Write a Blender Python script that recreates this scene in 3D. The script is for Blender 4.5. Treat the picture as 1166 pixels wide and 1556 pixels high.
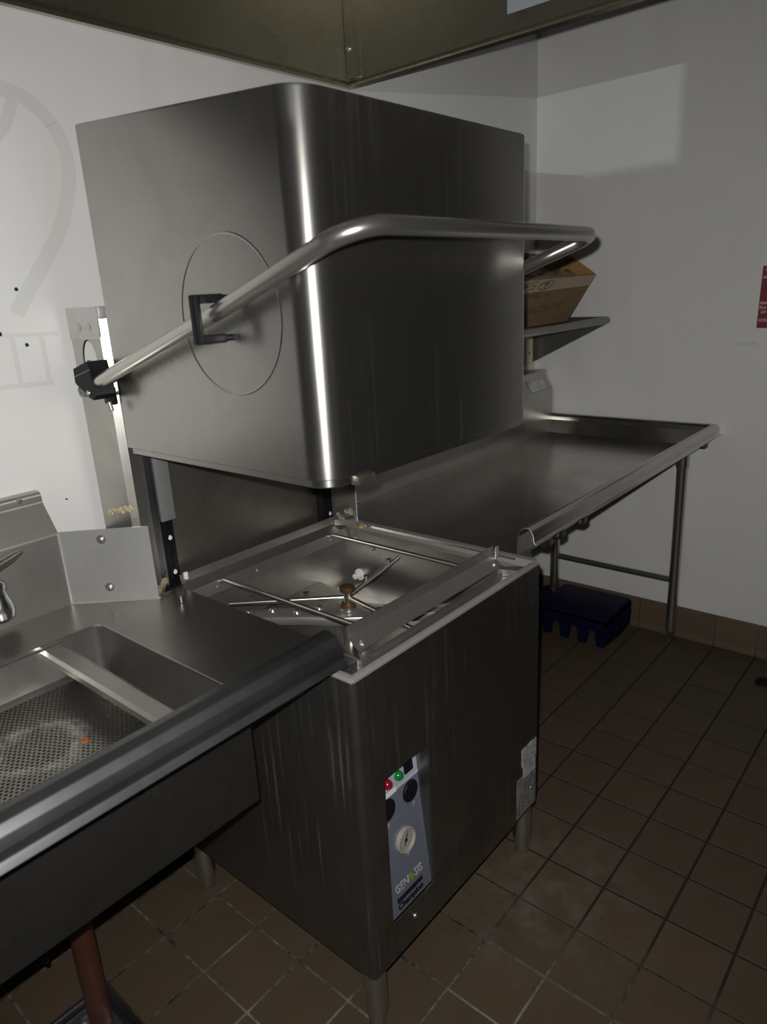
import bpy, bmesh, math, random
from mathutils import Vector, Matrix

for o in list(bpy.data.objects):
    bpy.data.objects.remove(o)
SC = bpy.context.scene
COL = SC.collection
random.seed(7)

# ------------------------------------------------------------------ camera
CAM_LOC = Vector((-0.91714, -0.70039, 1.44738))
FW = Vector((0.71695, 0.62992, -0.29862)).normalized()
RT = Vector((0.64615, -0.76126, -0.05448))
RT = (RT - FW * RT.dot(FW)).normalized()
UP = RT.cross(FW)
cam_data = bpy.data.cameras.new('camera')
cam = bpy.data.objects.new('camera', cam_data)
COL.objects.link(cam)
cam.matrix_world = Matrix(((RT.x, UP.x, -FW.x, CAM_LOC.x), (RT.y, UP.y, -FW.y, CAM_LOC.y),
                           (RT.z, UP.z, -FW.z, CAM_LOC.z), (0, 0, 0, 1)))
cam_data.sensor_fit = 'VERTICAL'
cam_data.sensor_height = 36.0
cam_data.lens = 1074.415 / 1556 * 36.0
cam_data.clip_start = 0.02
cam_data.dof.use_dof = True
cam_data.dof.focus_distance = 1.75
cam_data.dof.aperture_fstop = 4.5
SC.camera = cam

# ------------------------------------------------------------------ world, lights, exposure
world = bpy.data.worlds.new('world')
SC.world = world
world.use_nodes = True
world.node_tree.nodes['Background'].inputs[0].default_value = (0.75, 0.8, 0.9, 1)
world.node_tree.nodes['Background'].inputs[1].default_value = 0.01


def lamp(name, kind, loc, energy, color=(1, 1, 1), **kw):
    d = bpy.data.lights.new(name, kind)
    d.energy = energy
    d.color = color
    for k, v in kw.items():
        setattr(d, k, v)
    o = bpy.data.objects.new(name, d)
    COL.objects.link(o)
    o.location = loc
    return o


# the phone's flash, beside the lens
FLASH = CAM_LOC - RT * 0.02 + UP * 0.035
fl = lamp('flash_light', 'SPOT', FLASH, 88.0, (1.0, 0.988, 0.965), shadow_soft_size=0.008, spot_size=math.radians(140), spot_blend=1.0)
fl.rotation_euler = FW.to_track_quat('-Z', 'Y').to_euler()
# lamp of the neighbouring room, shining in through an added opening in the left wall
lamp('far_room_light', 'POINT', (-4.2, -1.74, 1.38), 150.0, (0.93, 0.97, 1.0), shadow_soft_size=0.004)

vs = SC.view_settings
vs.view_transform = 'Standard'
vs.look = 'None'
vs.exposure = 0.0
vs.gamma = 1.0
vs.use_curve_mapping = False
SC.cycles.max_bounces = 10
SC.cycles.sample_clamp_indirect = 3.0
SC.cycles.use_denoising = True


# ------------------------------------------------------------------ node materials
def S(v):                                  # sRGB 0-1 to linear
    return tuple((c / 12.92 if c <= 0.04045 else ((c + 0.055) / 1.055) ** 2.4) for c in v) + (1.0,)


class NT:
    def __init__(self, name):
        self.m = bpy.data.materials.new(name)
        self.m.use_nodes = True
        self.t = self.m.node_tree
        self.b = self.t.nodes['Principled BSDF']
        self.co = None

    def n(self, typ, **kw):
        x = self.t.nodes.new(typ)
        for k, v in kw.items():
            setattr(x, k, v)
        return x

    def link(self, a, b):
        self.t.links.new(a, b)

    def coord(self, scale=(1, 1, 1), rot=(0, 0, 0), loc=(0, 0, 0)):
        if self.co is None:
            self.co = self.n('ShaderNodeTexCoord')
        mp = self.n('ShaderNodeMapping')
        mp.inputs['Scale'].default_value = scale
        mp.inputs['Rotation'].default_value = rot
        mp.inputs['Location'].default_value = loc
        self.link(self.co.outputs['Object'], mp.inputs['Vector'])
        return mp.outputs[0]

    def noise(self, vec, scale, detail=3, rough=0.55, dist=0.0):
        x = self.n('ShaderNodeTexNoise')
        x.inputs['Scale'].default_value = scale
        x.inputs['Detail'].default_value = detail
        x.inputs['Roughness'].default_value = rough
        x.inputs['Distortion'].default_value = dist
        self.link(vec, x.inputs['Vector'])
        return x.outputs['Fac']

    def ramp(self, fac, stops):
        r = self.n('ShaderNodeValToRGB')
        e = r.color_ramp.elements
        while len(e) < len(stops):
            e.new(0.5)
        for k, (p, c) in enumerate(stops):
            e[k].position = p
            e[k].color = c if len(c) == 4 else tuple(c) + (1,)
        self.link(fac, r.inputs[0])
        return r.outputs[0]

    def rng(self, fac, a, b, lo=0.0, hi=1.0):
        r = self.n('ShaderNodeMapRange')
        r.inputs[1].default_value = a
        r.inputs[2].default_value = b
        r.inputs[3].default_value = lo
        r.inputs[4].default_value = hi
        self.link(fac, r.inputs[0])
        return r.outputs[0]

    def mix(self, fac, a, b, blend='MIX'):
        x = self.n('ShaderNodeMix', data_type='RGBA', blend_type=blend)
        for sock, v in ((x.inputs[0], fac), (x.inputs[6], a), (x.inputs[7], b)):
            if isinstance(v, (int, float)):
                sock.default_value = v
            elif isinstance(v, tuple):
                sock.default_value = v
            else:
                self.link(v, sock)
        return x.outputs[2]

    def math(self, op, a, b=0.0):
        x = self.n('ShaderNodeMath', operation=op)
        for sock, v in ((x.inputs[0], a), (x.inputs[1], b)):
            if isinstance(v, (int, float)):
                sock.default_value = v
            else:
                self.link(v, sock)
        return x.outputs[0]

    def bump(self, h, strength, dist=0.001):
        x = self.n('ShaderNodeBump')
        x.inputs['Strength'].default_value = strength
        x.inputs['Distance'].default_value = dist
        self.link(h, x.inputs['Height'])
        self.link(x.outputs[0], self.b.inputs['Normal'])

    def set(self, **kw):
        for k, v in kw.items():
            k = k.replace('_', ' ')
            if isinstance(v, (int, float, tuple)):
                self.b.inputs[k].default_value = v
            else:
                self.link(v, self.b.inputs[k])
        return self.m


def steel(name, base, rough, grain='z', stain=0.25, stain_col=(0.09, 0.08, 0.065, 1), streak=0.0, rvar=0.12,
          bump=0.025, metal=1.0, aniso=0.0):
    """brushed stainless: grain along one axis, hand smears, dull film, lime streaks"""
    t = NT(name)
    sc = {'x': (4, 320, 320), 'y': (320, 4, 320), 'z': (320, 320, 4), 'n': (60, 60, 60)}[grain]
    g = t.noise(t.coord(sc), 1.0, 2)
    sm = t.noise(t.coord((1, 1, 1)), 6.0, 5, 0.62, 0.6)
    fine = t.noise(t.coord((1, 1, 1)), 34.0, 4, 0.6)
    r1 = t.rng(g, 0.3, 0.7, -0.5, 0.5)
    r2 = t.rng(sm, 0.3, 0.7, -0.5, 0.5)
    rr = t.math('ADD', t.math('MULTIPLY', r1, rvar * (0.1 if grain == 'n' else 0.45)), t.math('MULTIPLY', r2, rvar))
    rr = t.math('ADD', rr, rough)
    b = base + (1,)
    c = t.mix(t.math('MULTIPLY', t.rng(sm, 0.45, 0.75), stain), b, stain_col)
    c = t.mix(t.math('MULTIPLY', t.rng(fine, 0.5, 0.8), 0.18), c, tuple(min(1, v * 1.25) for v in base) + (1,))
    mt = metal
    if streak:
        vs_ = {'z': (75, 75, 1.8), 'x': (1.8, 75, 75), 'y': (75, 1.8, 75), 'n': (14, 14, 14)}[grain]
        st = t.noise(t.coord(vs_), 1.0, 4, 0.7)
        sp = t.noise(t.coord((3, 3, 3)), 1.0, 2)
        k = t.math('MULTIPLY', t.rng(st, 0.55, 0.78), t.rng(sp, 0.42, 0.68))
        k = t.math('MULTIPLY', k, streak)
        c = t.mix(k, c, (0.34, 0.33, 0.31, 1))
        rr = t.math('ADD', rr, t.math('MULTIPLY', k, 0.35))
        mt = t.math('SUBTRACT', metal, t.math('MULTIPLY', k, 0.75))
    t.bump(g, bump, 0.0004)
    if aniso:                              # brushed round the box: glints draw out into upright bands
        tg = t.n('ShaderNodeTangent', direction_type='RADIAL', axis='Z')
        t.link(tg.outputs[0], t.b.inputs['Tangent'])
        t.b.inputs['Anisotropic'].default_value = aniso
        t.b.inputs['Anisotropic Rotation'].default_value = 0.25
    return t.set(Base_Color=c, Metallic=mt, Roughness=rr)


def plain(name, col, rough=0.5, metal=0.0, var=0.12, scale=40, spec=0.5, bump=0.0):
    t = NT(name)
    n = t.noise(t.coord(), scale, 3)
    dark = tuple(v * (1 - var) for v in col[:3]) + (1,)
    lite = tuple(min(1, v * (1 + var)) for v in col[:3]) + (1,)
    c = t.mix(n, dark, lite)
    if bump:
        t.bump(n, bump, 0.001)
    return t.set(Base_Color=c, Metallic=metal, Roughness=rough, Specular_IOR_Level=spec)


M = {}
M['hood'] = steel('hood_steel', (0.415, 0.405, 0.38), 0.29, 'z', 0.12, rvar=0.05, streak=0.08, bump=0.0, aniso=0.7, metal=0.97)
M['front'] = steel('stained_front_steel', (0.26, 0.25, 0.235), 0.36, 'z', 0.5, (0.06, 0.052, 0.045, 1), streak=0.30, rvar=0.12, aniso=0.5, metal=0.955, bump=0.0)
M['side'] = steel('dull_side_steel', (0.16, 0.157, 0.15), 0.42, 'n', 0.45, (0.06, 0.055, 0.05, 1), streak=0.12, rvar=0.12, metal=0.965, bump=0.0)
M['corner'] = steel('scuffed_corner_steel', (0.22, 0.215, 0.20), 0.40, 'z', 0.4, (0.07, 0.06, 0.052, 1), streak=0.75, rvar=0.12, metal=0.95, bump=0.0)
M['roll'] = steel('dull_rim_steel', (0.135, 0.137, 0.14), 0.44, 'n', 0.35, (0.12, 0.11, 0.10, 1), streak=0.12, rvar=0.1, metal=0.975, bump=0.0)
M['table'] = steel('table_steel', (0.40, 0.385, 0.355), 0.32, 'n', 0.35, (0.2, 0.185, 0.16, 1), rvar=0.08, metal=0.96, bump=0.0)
M['splash'] = steel('backsplash_steel', (0.47, 0.455, 0.425), 0.36, 'n', 0.3, (0.28, 0.26, 0.23, 1), rvar=0.10, metal=0.85, bump=0.0)
M['bowl'] = steel('sink_bowl_steel', (0.42, 0.41, 0.385), 0.34, 'n', 0.4, (0.18, 0.165, 0.14, 1), rvar=0.12, streak=0.10, metal=0.91, bump=0.0)
M['clean'] = steel('clean_table_steel', (0.53, 0.515, 0.48), 0.22, 'n', 0.3, (0.26, 0.24, 0.21, 1), rvar=0.05, metal=0.98, bump=0.0)
M['plate'] = steel('matt_plate_steel', (0.56, 0.56, 0.545), 0.44, 'n', 0.3, (0.36, 0.36, 0.35, 1), rvar=0.12, metal=0.76, bump=0.0)
M['post'] = steel('post_steel', (0.47, 0.455, 0.42), 0.33, 'z', 0.25, (0.2, 0.185, 0.16, 1), rvar=0.08, metal=0.93, bump=0.0)
M['panel'] = steel('smeared_panel_steel', (0.38, 0.355, 0.315), 0.34, 'n', 0.5, (0.15, 0.13, 0.105, 1), rvar=0.16, metal=0.93, bump=0.0)
M['tank'] = steel('tank_steel', (0.46, 0.45, 0.43), 0.32, 'n', 0.4, (0.2, 0.18, 0.15, 1), rvar=0.12, streak=0.25, metal=0.93, bump=0.0)
M['rail'] = steel('rail_steel', (0.48, 0.465, 0.435), 0.38, 'n', 0.3, (0.25, 0.235, 0.21, 1), rvar=0.1, metal=0.925, bump=0.0)
M['rim'] = steel('limescaled_rim_steel', (0.52, 0.50, 0.46), 0.45, 'n', 0.3, (0.3, 0.28, 0.25, 1), streak=0.5, metal=0.66, bump=0.0)
M['tube'] = steel('handle_tube_steel', (0.56, 0.545, 0.51), 0.25, 'n', 0.1, rvar=0.05, bump=0.0, metal=0.95)
M['leg'] = steel('leg_steel', (0.56, 0.545, 0.51), 0.26, 'n', 0.2, rvar=0.06, bump=0.0, metal=0.95)
M['arm'] = steel('wash_arm_steel', (0.60, 0.59, 0.57), 0.28, 'n', 0.2, rvar=0.06, metal=0.84, bump=0.0)
M['canopy'] = steel('canopy_steel', (0.44, 0.42, 0.35), 0.30, 'n', 0.4, (0.26, 0.235, 0.17, 1), rvar=0.08, metal=0.965, bump=0.0)
M['shelf'] = steel('shelf_steel', (0.26, 0.26, 0.25), 0.40, 'n', 0.2, rvar=0.08, bump=0.0, metal=0.94)
M['chrome'] = steel('chrome', (0.62, 0.63, 0.66), 0.22, 'n', 0.12, rvar=0.08, bump=0.0, metal=1.0)
M['bolt'] = steel('bolt_steel', (0.52, 0.51, 0.48), 0.34, 'n', 0.2, rvar=0.1, bump=0.0, metal=0.9)
M['black'] = plain('black_plastic', (0.006, 0.006, 0.008, 1), 0.5, spec=0.2)
M['blackrail'] = plain('black_slide_plastic', (0.006, 0.006, 0.009, 1), 0.3, spec=0.3)
M['darkstrip'] = plain('dark_edge_strip', (0.012, 0.012, 0.012, 1), 0.6)
M['grey'] = plain('grey_rail_cover', (0.20, 0.20, 0.195, 1), 0.45, 0.3, bump=0.1)
M['blue'] = plain('navy_plastic', (0.0030, 0.0040, 0.024, 1), 0.6, bump=0.25, scale=160, spec=0.12)
M['white'] = plain('white_plastic', (0.72, 0.70, 0.66, 1), 0.4)
M['caulk'] = plain('old_caulk', (0.55, 0.47, 0.30, 1), 0.6, bump=0.6, var=0.3)
M['rust'] = plain('rusty_brass', (0.10, 0.052, 0.022, 1), 0.5, 0.5, var=0.8, scale=120, bump=0.4)
M['rustspot'] = plain('rust_spot', (0.28, 0.09, 0.015, 1), 0.8, var=0.4, scale=200)
M['goldspot'] = plain('orange_scale', (0.52, 0.30, 0.10, 1), 0.7, var=0.4, scale=200)
M['pipe'] = plain('brown_drain_pipe', (0.085, 0.028, 0.016, 1), 0.5, 0.25, var=0.35, scale=30, bump=0.15)
M['cleat'] = plain('cream_painted_wood', (0.62, 0.52, 0.40, 1), 0.6, var=0.15, scale=25)
M['ctrl'] = plain('blue_grey_fascia', (0.155, 0.17, 0.215, 1), 0.34, 0.2, var=0.05)
M['scale'] = plain('grey_limescale', (0.30, 0.285, 0.255, 1), 0.7, var=0.35, scale=90, bump=0.5)
M['crust'] = plain('tan_crust', (0.22, 0.17, 0.11, 1), 0.8, var=0.4, scale=80, bump=0.5)
M['ctrlbar'] = plain('pale_fascia_strip', (0.36, 0.38, 0.45, 1), 0.35, var=0.05)
M['ink'] = plain('black_ink', (0.008, 0.008, 0.014, 1), 0.5)
M['silver'] = plain('silver_lettering', (0.42, 0.43, 0.45, 1), 0.35, var=0.1)
M['green'] = plain('green_lens', (0.005, 0.16, 0.03, 1), 0.15)
M['leaf'] = plain('leaf_green', (0.14, 0.30, 0.03, 1), 0.45)
M['red'] = plain('red_lens', (0.22, 0.006, 0.014, 1), 0.15)
M['dial'] = plain('gauge_face', (0.29, 0.28, 0.24, 1), 0.35)
M['sign'] = plain('red_sign', (0.19, 0.012, 0.022, 1), 0.35, var=0.06)
M['signtext'] = plain('white_sign_text', (0.62, 0.55, 0.55, 1), 0.5, var=0.05)
M['pen'] = plain('marker_pen', (0.05, 0.045, 0.04, 1), 0.7)
M['dot'] = plain('dark_plug', (0.012, 0.012, 0.03, 1), 0.7)
M['tape'] = plain('tan_tape', (0.36, 0.275, 0.175, 1), 0.35, var=0.06, scale=12)
M['paperfill'] = plain('brown_packing_paper', (0.21, 0.135, 0.075, 1), 0.8, var=0.25, scale=30, bump=0.4)
M['sticker'] = plain('pale_sticker', (0.26, 0.285, 0.32, 1), 0.4, var=0.06)


def m_wall(name, col, marks=0.05):
    t = NT(name)
    a = t.noise(t.coord(), 2.3, 4, 0.55)
    b = t.noise(t.coord((1, 1, 0.25)), 5.0, 3, 0.5)
    f = t.noise(t.coord(), 300, 2)
    c = t.mix(t.math('MULTIPLY', t.rng(a, 0.45, 0.75), marks), col, tuple(v * 0.72 for v in col[:3]) + (1,))
    c = t.mix(t.math('MULTIPLY', t.rng(b, 0.55, 0.8), marks * 1.6), c, (0.50, 0.45, 0.36, 1))
    t.bump(f, 0.05, 0.0006)
    return t.set(Base_Color=c, Roughness=0.42, Specular_IOR_Level=0.35)


M['wall'] = m_wall('white_wall_paint', (0.72, 0.715, 0.70, 1), 0.16)
M['mark'] = m_wall('old_paint_mark', (0.645, 0.64, 0.62, 1), 0.1)
M['ceil'] = m_wall('darkened_ceiling', (0.16, 0.16, 0.155, 1), 0.1)  # ceiling out of view, coloured dark to keep bounced light low
M['dim'] = m_wall('darkened_kitchen_wall', (0.10, 0.098, 0.095, 1), 0.1)  # unseen walls coloured dark so the steel reflects a dim room


def m_tile(name, a, b):
    t = NT(name)
    oi = t.n('ShaderNodeObjectInfo')
    n = t.noise(t.coord(), 9.0, 4, 0.6)
    f = t.noise(t.coord(), 90.0, 3, 0.6)
    c = t.mix(oi.outputs['Random'], a, b)
    c = t.mix(t.math('MULTIPLY', t.rng(n, 0.3, 0.8), 0.45), c, tuple(v * 0.6 for v in a[:3]) + (1,))
    c = t.mix(t.math('MULTIPLY', t.rng(f, 0.55, 0.8), 0.25), c, (0.16, 0.13, 0.1, 1))
    # dried detergent film spilled beside the front feet of the machine
    ge = t.n('ShaderNodeNewGeometry')
    dn = t.n('ShaderNodeVectorMath', operation='DISTANCE')
    t.link(ge.outputs['Position'], dn.inputs[0])
    dn.inputs[1].default_value = (0.37, -0.02, 0.0)
    wn = t.noise(ge.outputs['Position'], 11.0, 5, 0.65)
    k = t.math('MULTIPLY', t.rng(dn.outputs['Value'], 0.05, 0.34, 1.0, 0.0), t.rng(wn, 0.42, 0.72))
    c = t.mix(t.math('MULTIPLY', k, 0.35), c, (0.24, 0.215, 0.185, 1))
    t.bump(f, 0.18, 0.0015)
    return t.set(Base_Color=c, Roughness=0.62, Specular_IOR_Level=0.25)


M['tile'] = m_tile('quarry_tile', (0.096, 0.067, 0.042, 1), (0.078, 0.058, 0.037, 1))
M['basetile'] = m_tile('base_tile', (0.125, 0.092, 0.058, 1), (0.105, 0.078, 0.048, 1))


def m_grout():
    t = NT('floor_grout')
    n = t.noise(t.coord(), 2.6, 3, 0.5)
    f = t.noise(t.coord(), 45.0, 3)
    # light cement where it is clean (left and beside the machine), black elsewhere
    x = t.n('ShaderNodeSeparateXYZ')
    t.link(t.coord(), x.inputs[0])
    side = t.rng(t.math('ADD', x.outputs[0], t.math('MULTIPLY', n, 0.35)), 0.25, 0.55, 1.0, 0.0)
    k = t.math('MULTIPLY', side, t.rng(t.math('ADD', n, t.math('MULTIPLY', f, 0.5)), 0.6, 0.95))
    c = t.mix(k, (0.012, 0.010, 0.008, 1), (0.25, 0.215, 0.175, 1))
    return t.set(Base_Color=c, Roughness=0.85)


M['grout'] = m_grout()
M['basegrout'] = plain('base_grout', (0.15, 0.125, 0.085, 1), 0.8)


def m_card(name, a):
    t = NT(name)
    n = t.noise(t.coord((1, 1, 6)), 14, 4, 0.6)
    f = t.noise(t.coord((220, 220, 8)), 1.0, 2)
    c = t.mix(n, tuple(v * 0.78 for v in a[:3]) + (1,), a)
    c = t.mix(t.math('MULTIPLY', f, 0.15), c, tuple(v * 0.6 for v in a[:3]) + (1,))
    return t.set(Base_Color=c, Roughness=0.75, Specular_IOR_Level=0.2)


M['card'] = m_card('cardboard', (0.25, 0.165, 0.085, 1))
M['cardin'] = m_card('cardboard_inside', (0.36, 0.22, 0.075, 1))
M['cardback'] = m_card('cardboard_dark_flap', (0.17, 0.085, 0.04, 1))


def m_print(name, paper, ink, lines, density):
    """a data plate: rows of tiny print too small to read"""
    t = NT(name)
    x = t.n('ShaderNodeSeparateXYZ')
    t.link(t.coord(), x.inputs[0])
    row = t.math('FRACT', t.math('MULTIPLY', x.outputs[2], lines))
    inrow = t.math('LESS_THAN', row, 0.55)
    w = t.noise(t.coord((240, 240, lines * 0.5)), 1.0, 1)
    blk = t.noise(t.coord((30, 30, 22)), 1.0, 1)
    k = t.math('MULTIPLY', t.math('MULTIPLY', inrow, t.rng(w, 0.44, 0.5)), t.rng(blk, 0.36, 0.46))
    return t.set(Base_Color=t.mix(t.math('MULTIPLY', k, density), paper, ink), Roughness=0.5)


M['plateprint'] = m_print('data_plate_print', (0.23, 0.225, 0.21, 1), (0.03, 0.03, 0.03, 1), 110, 0.8)
M['labelprint'] = m_print('white_label_print', (0.42, 0.43, 0.41, 1), (0.06, 0.06, 0.06, 1), 150, 0.75)
M['stickerprint'] = m_print('table_label_print', (0.62, 0.63, 0.64, 1), (0.18, 0.19, 0.21, 1), 170, 0.7)


def m_tray():
    t = NT('perforated_tray_steel')
    g = t.noise(t.coord(), 30, 4, 0.65)
    sm = t.noise(t.coord(), 7, 4, 0.6)
    # lime ring left by standing water
    v = t.n('ShaderNodeVectorMath', operation='DISTANCE')
    t.link(t.coord((1.0, 0.8, 0.0)), v.inputs[0])
    v.inputs[1].default_value = (0.052, 0.018, 0.0)
    d = t.math('ADD', v.outputs['Value'], t.math('MULTIPLY', t.rng(sm, 0.3, 0.7, -0.5, 0.5), 0.05))
    ring = t.math('MULTIPLY', t.rng(d, 0.040, 0.058), t.rng(d, 0.064, 0.085, 1.0, 0.0))
    k = t.math('MULTIPLY', ring, t.rng(g, 0.38, 0.62))
    k = t.math('MULTIPLY', k, 0.5)
    base = t.mix(t.math('MULTIPLY', t.rng(sm, 0.4, 0.7), 0.4), (0.42, 0.405, 0.37, 1), (0.17, 0.155, 0.13, 1))
    c = t.mix(k, base, (0.50, 0.48, 0.44, 1))
    return t.set(Base_Color=c, Metallic=t.math('SUBTRACT', 1.0, t.math('MULTIPLY', k, 0.9)),
                 Roughness=t.math('ADD', 0.36, t.math('MULTIPLY', k, 0.4)))


M['tray'] = m_tray()


# ------------------------------------------------------------------ mesh helpers
def finish(name, bm, mat, parent=None, origin=None, smooth=True, angle=34):
    bmesh.ops.recalc_face_normals(bm, faces=bm.faces[:])
    org = Vector(origin) if origin is not None else (Vector(parent['org']) if parent is not None and 'org' in parent else Vector((0, 0, 0)))
    bmesh.ops.translate(bm, verts=bm.verts[:], vec=-org)
    me = bpy.data.meshes.new(name)
    bm.to_mesh(me)
    bm.free()
    me.materials.append(mat)
    if smooth:
        for p in me.polygons:
            p.use_smooth = True
        me.set_sharp_from_angle(angle=math.radians(angle))
    o = bpy.data.objects.new(name, me)
    COL.objects.link(o)
    if parent is not None:
        o.parent = parent
        o['org'] = tuple(org)
    else:
        o.location = org
        o['org'] = tuple(org)
    return o


def thing(name, loc, label, cat, group=None):
    o = bpy.data.objects.new(name, None)
    COL.objects.link(o)
    o.empty_display_size = 0.05
    o.location = loc
    o['org'] = tuple(loc)
    o['label'] = label
    o['category'] = cat
    if group:
        o['group'] = group
    return o


def tag(o, label, cat, group=None):
    o['label'] = label
    o['category'] = cat
    if group:
        o['group'] = group
    return o


def struct(o):
    o['kind'] = 'structure'
    return o


def add_box(bm, x0, x1, y0, y1, z0, z1, bev=0.0, seg=2):
    vs_ = [bm.verts.new(p) for p in ((x0, y0, z0), (x1, y0, z0), (x1, y1, z0), (x0, y1, z0),
                                     (x0, y0, z1), (x1, y0, z1), (x1, y1, z1), (x0, y1, z1))]
    fs = [bm.faces.new([vs_[i] for i in f]) for f in
          ((0, 3, 2, 1), (4, 5, 6, 7), (0, 1, 5, 4), (1, 2, 6, 5), (2, 3, 7, 6), (3, 0, 4, 7))]
    if bev:
        es = list({e for f in fs for e in f.edges})
        bmesh.ops.bevel(bm, geom=es, offset=bev, segments=seg, profile=0.5, affect='EDGES')


def box(name, b, mat, parent=None, bev=0.0, seg=2, origin=None):
    bm = bmesh.new()
    add_box(bm, *b, bev=bev, seg=seg)
    return finish(name, bm, mat, parent, origin)


def add_tube(bm, path, r, seg=14, caps=True, r_list=None):
    pts = [Vector(p) for p in path]
    n = len(pts)
    up = None
    rings = []
    for i, p in enumerate(pts):
        a = pts[max(i - 1, 0)]
        b = pts[min(i + 1, n - 1)]
        t = (b - a).normalized()
        if up is None:
            up = t.cross(Vector((0, 0, 1)))
            if up.length < 1e-3:
                up = t.cross(Vector((0, 1, 0)))
            up.normalize()
        else:
            up = (up - t * up.dot(t)).normalized()
        w = t.cross(up)
        rr = r_list[i] if r_list else r
        rings.append([bm.verts.new(p + (up * math.cos(2 * math.pi * k / seg) + w * math.sin(2 * math.pi * k / seg)) * rr)
                      for k in range(seg)])
    for i in range(n - 1):
        for k in range(seg):
            bm.faces.new((rings[i][k], rings[i][(k + 1) % seg], rings[i + 1][(k + 1) % seg], rings[i + 1][k]))
    if caps:
        bm.faces.new(list(reversed(rings[0])))
        bm.faces.new(rings[-1])


def tube(name, path, r, mat, parent=None, seg=14, origin=None, r_list=None, caps=True):
    bm = bmesh.new()
    add_tube(bm, path, r, seg, caps, r_list)
    return finish(name, bm, mat, parent, origin, angle=50)


def fillet(pts, rad, n=8):
    """round the corners of a polyline"""
    pts = [Vector(p) for p in pts]
    out = [pts[0]]
    for i in range(1, len(pts) - 1):
        r = rad[i - 1] if isinstance(rad, (list, tuple)) else rad
        a, p, b = pts[i - 1], pts[i], pts[i + 1]
        d1, d2 = (a - p).normalized(), (b - p).normalized()
        ang = d1.angle(d2)
        L = min(r / math.tan(ang / 2), (a - p).length * 0.49, (b - p).length * 0.49)
        rr = L * math.tan(ang / 2)
        c = p + (d1 + d2).normalized() * (rr / math.sin(ang / 2))
        v0 = p + d1 * L - c
        v1 = p + d2 * L - c
        tot = v0.angle(v1)
        for k in range(n + 1):
            f = k / n
            out.append(c + (v0 * math.sin((1 - f) * tot) + v1 * math.sin(f * tot)) / math.sin(tot))
    out.append(pts[-1])
    return out


def offset_sheet(pts, t):
    """closed outline of a folded sheet: polyline pts (2-D) thickened to its left by t"""
    P = [Vector((a, b)) for a, b in pts]
    n = len(P)
    nor = []
    for i in range(n):
        d1 = (P[i] - P[i - 1]).normalized() if i else None
        d2 = (P[i + 1] - P[i]).normalized() if i < n - 1 else None
        d1 = d1 or d2
        d2 = d2 or d1
        n1, n2 = Vector((-d1.y, d1.x)), Vector((-d2.y, d2.x))
        m = (n1 + n2)
        m = m / max(m.length_squared, 1e-9) * 2 if m.length > 1e-4 else n1
        if m.length > 2.5:
            m = m.normalized() * 2.5
        nor.append(m)
    return [tuple(p) for p in P] + [tuple(P[i] + nor[i] * t) for i in reversed(range(n))]


def add_prism(bm, axis, poly, a, b):
    def mk(u, v, w):
        return {'x': (w, u, v), 'y': (u, w, v), 'z': (u, v, w)}[axis]
    A = [bm.verts.new(mk(u, v, a)) for u, v in poly]
    B = [bm.verts.new(mk(u, v, b)) for u, v in poly]
    n = len(poly)
    for i in range(n):
        bm.faces.new((A[i], A[(i + 1) % n], B[(i + 1) % n], B[i]))
    f1 = bm.faces.new(list(reversed(A)))
    f2 = bm.faces.new(B)
    bmesh.ops.triangulate(bm, faces=[f1, f2])


def prism(name, axis, poly, a, b, mat, parent=None, origin=None, angle=34):
    bm = bmesh.new()
    add_prism(bm, axis, poly, a, b)
    return finish(name, bm, mat, parent, origin, angle=angle)


def sheet(name, axis, pts, t, a, b, mat, parent=None, rad=0.0, n=5, origin=None):
    if rad:
        pts = [(v.x, v.y) for v in fillet([(p[0], p[1], 0) for p in pts], rad, n)]
    out = offset_sheet(pts, t)
    m = len(pts)
    bm = bmesh.new()

    def mk(p, w):
        return bm.verts.new({'x': (w, p[0], p[1]), 'y': (p[0], w, p[1]), 'z': (p[0], p[1], w)}[axis])
    A = [mk(p, a) for p in out]
    B = [mk(p, b) for p in out]
    for i in range(2 * m):
        j = (i + 1) % (2 * m)
        bm.faces.new((A[i], A[j], B[j], B[i]))
    for i in range(m - 1):
        bm.faces.new((A[i], A[2 * m - 1 - i], A[2 * m - 2 - i], A[i + 1]))
        bm.faces.new((B[i], B[i + 1], B[2 * m - 2 - i], B[2 * m - 1 - i]))
    return finish(name, bm, mat, parent, origin, angle=24)


def add_lathe(bm, prof, centre, axis=(0, 0, 1), seg=20):
    """prof = [(radius, height)] about an axis through centre"""
    ax = Vector(axis).normalized()
    u = ax.cross(Vector((0, 0, 1)))
    if u.length < 1e-3:
        u = Vector((1, 0, 0))
    u.normalize()
    w = ax.cross(u)
    c = Vector(centre)
    rings = []
    for r, h in prof:
        if r < 1e-6:
            rings.append([bm.verts.new(c + ax * h)])
        else:
            rings.append([bm.verts.new(c + ax * h + (u * math.cos(2 * math.pi * k / seg) + w * math.sin(2 * math.pi * k / seg)) * r)
                          for k in range(seg)])
    for i in range(len(rings) - 1):
        A, B = rings[i], rings[i + 1]
        for k in range(seg):
            k2 = (k + 1) % seg
            if len(A) == 1 and len(B) == 1:
                continue
            if len(A) == 1:
                bm.faces.new((A[0], B[k2], B[k]))
            elif len(B) == 1:
                bm.faces.new((A[k], A[k2], B[0]))
            else:
                bm.faces.new((A[k], A[k2], B[k2], B[k]))


def lathe(name, prof, centre, mat, parent=None, axis=(0, 0, 1), seg=20, origin=None):
    bm = bmesh.new()
    add_lathe(bm, prof, centre, axis, seg)
    return finish(name, bm, mat, parent, origin, angle=40)


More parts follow.
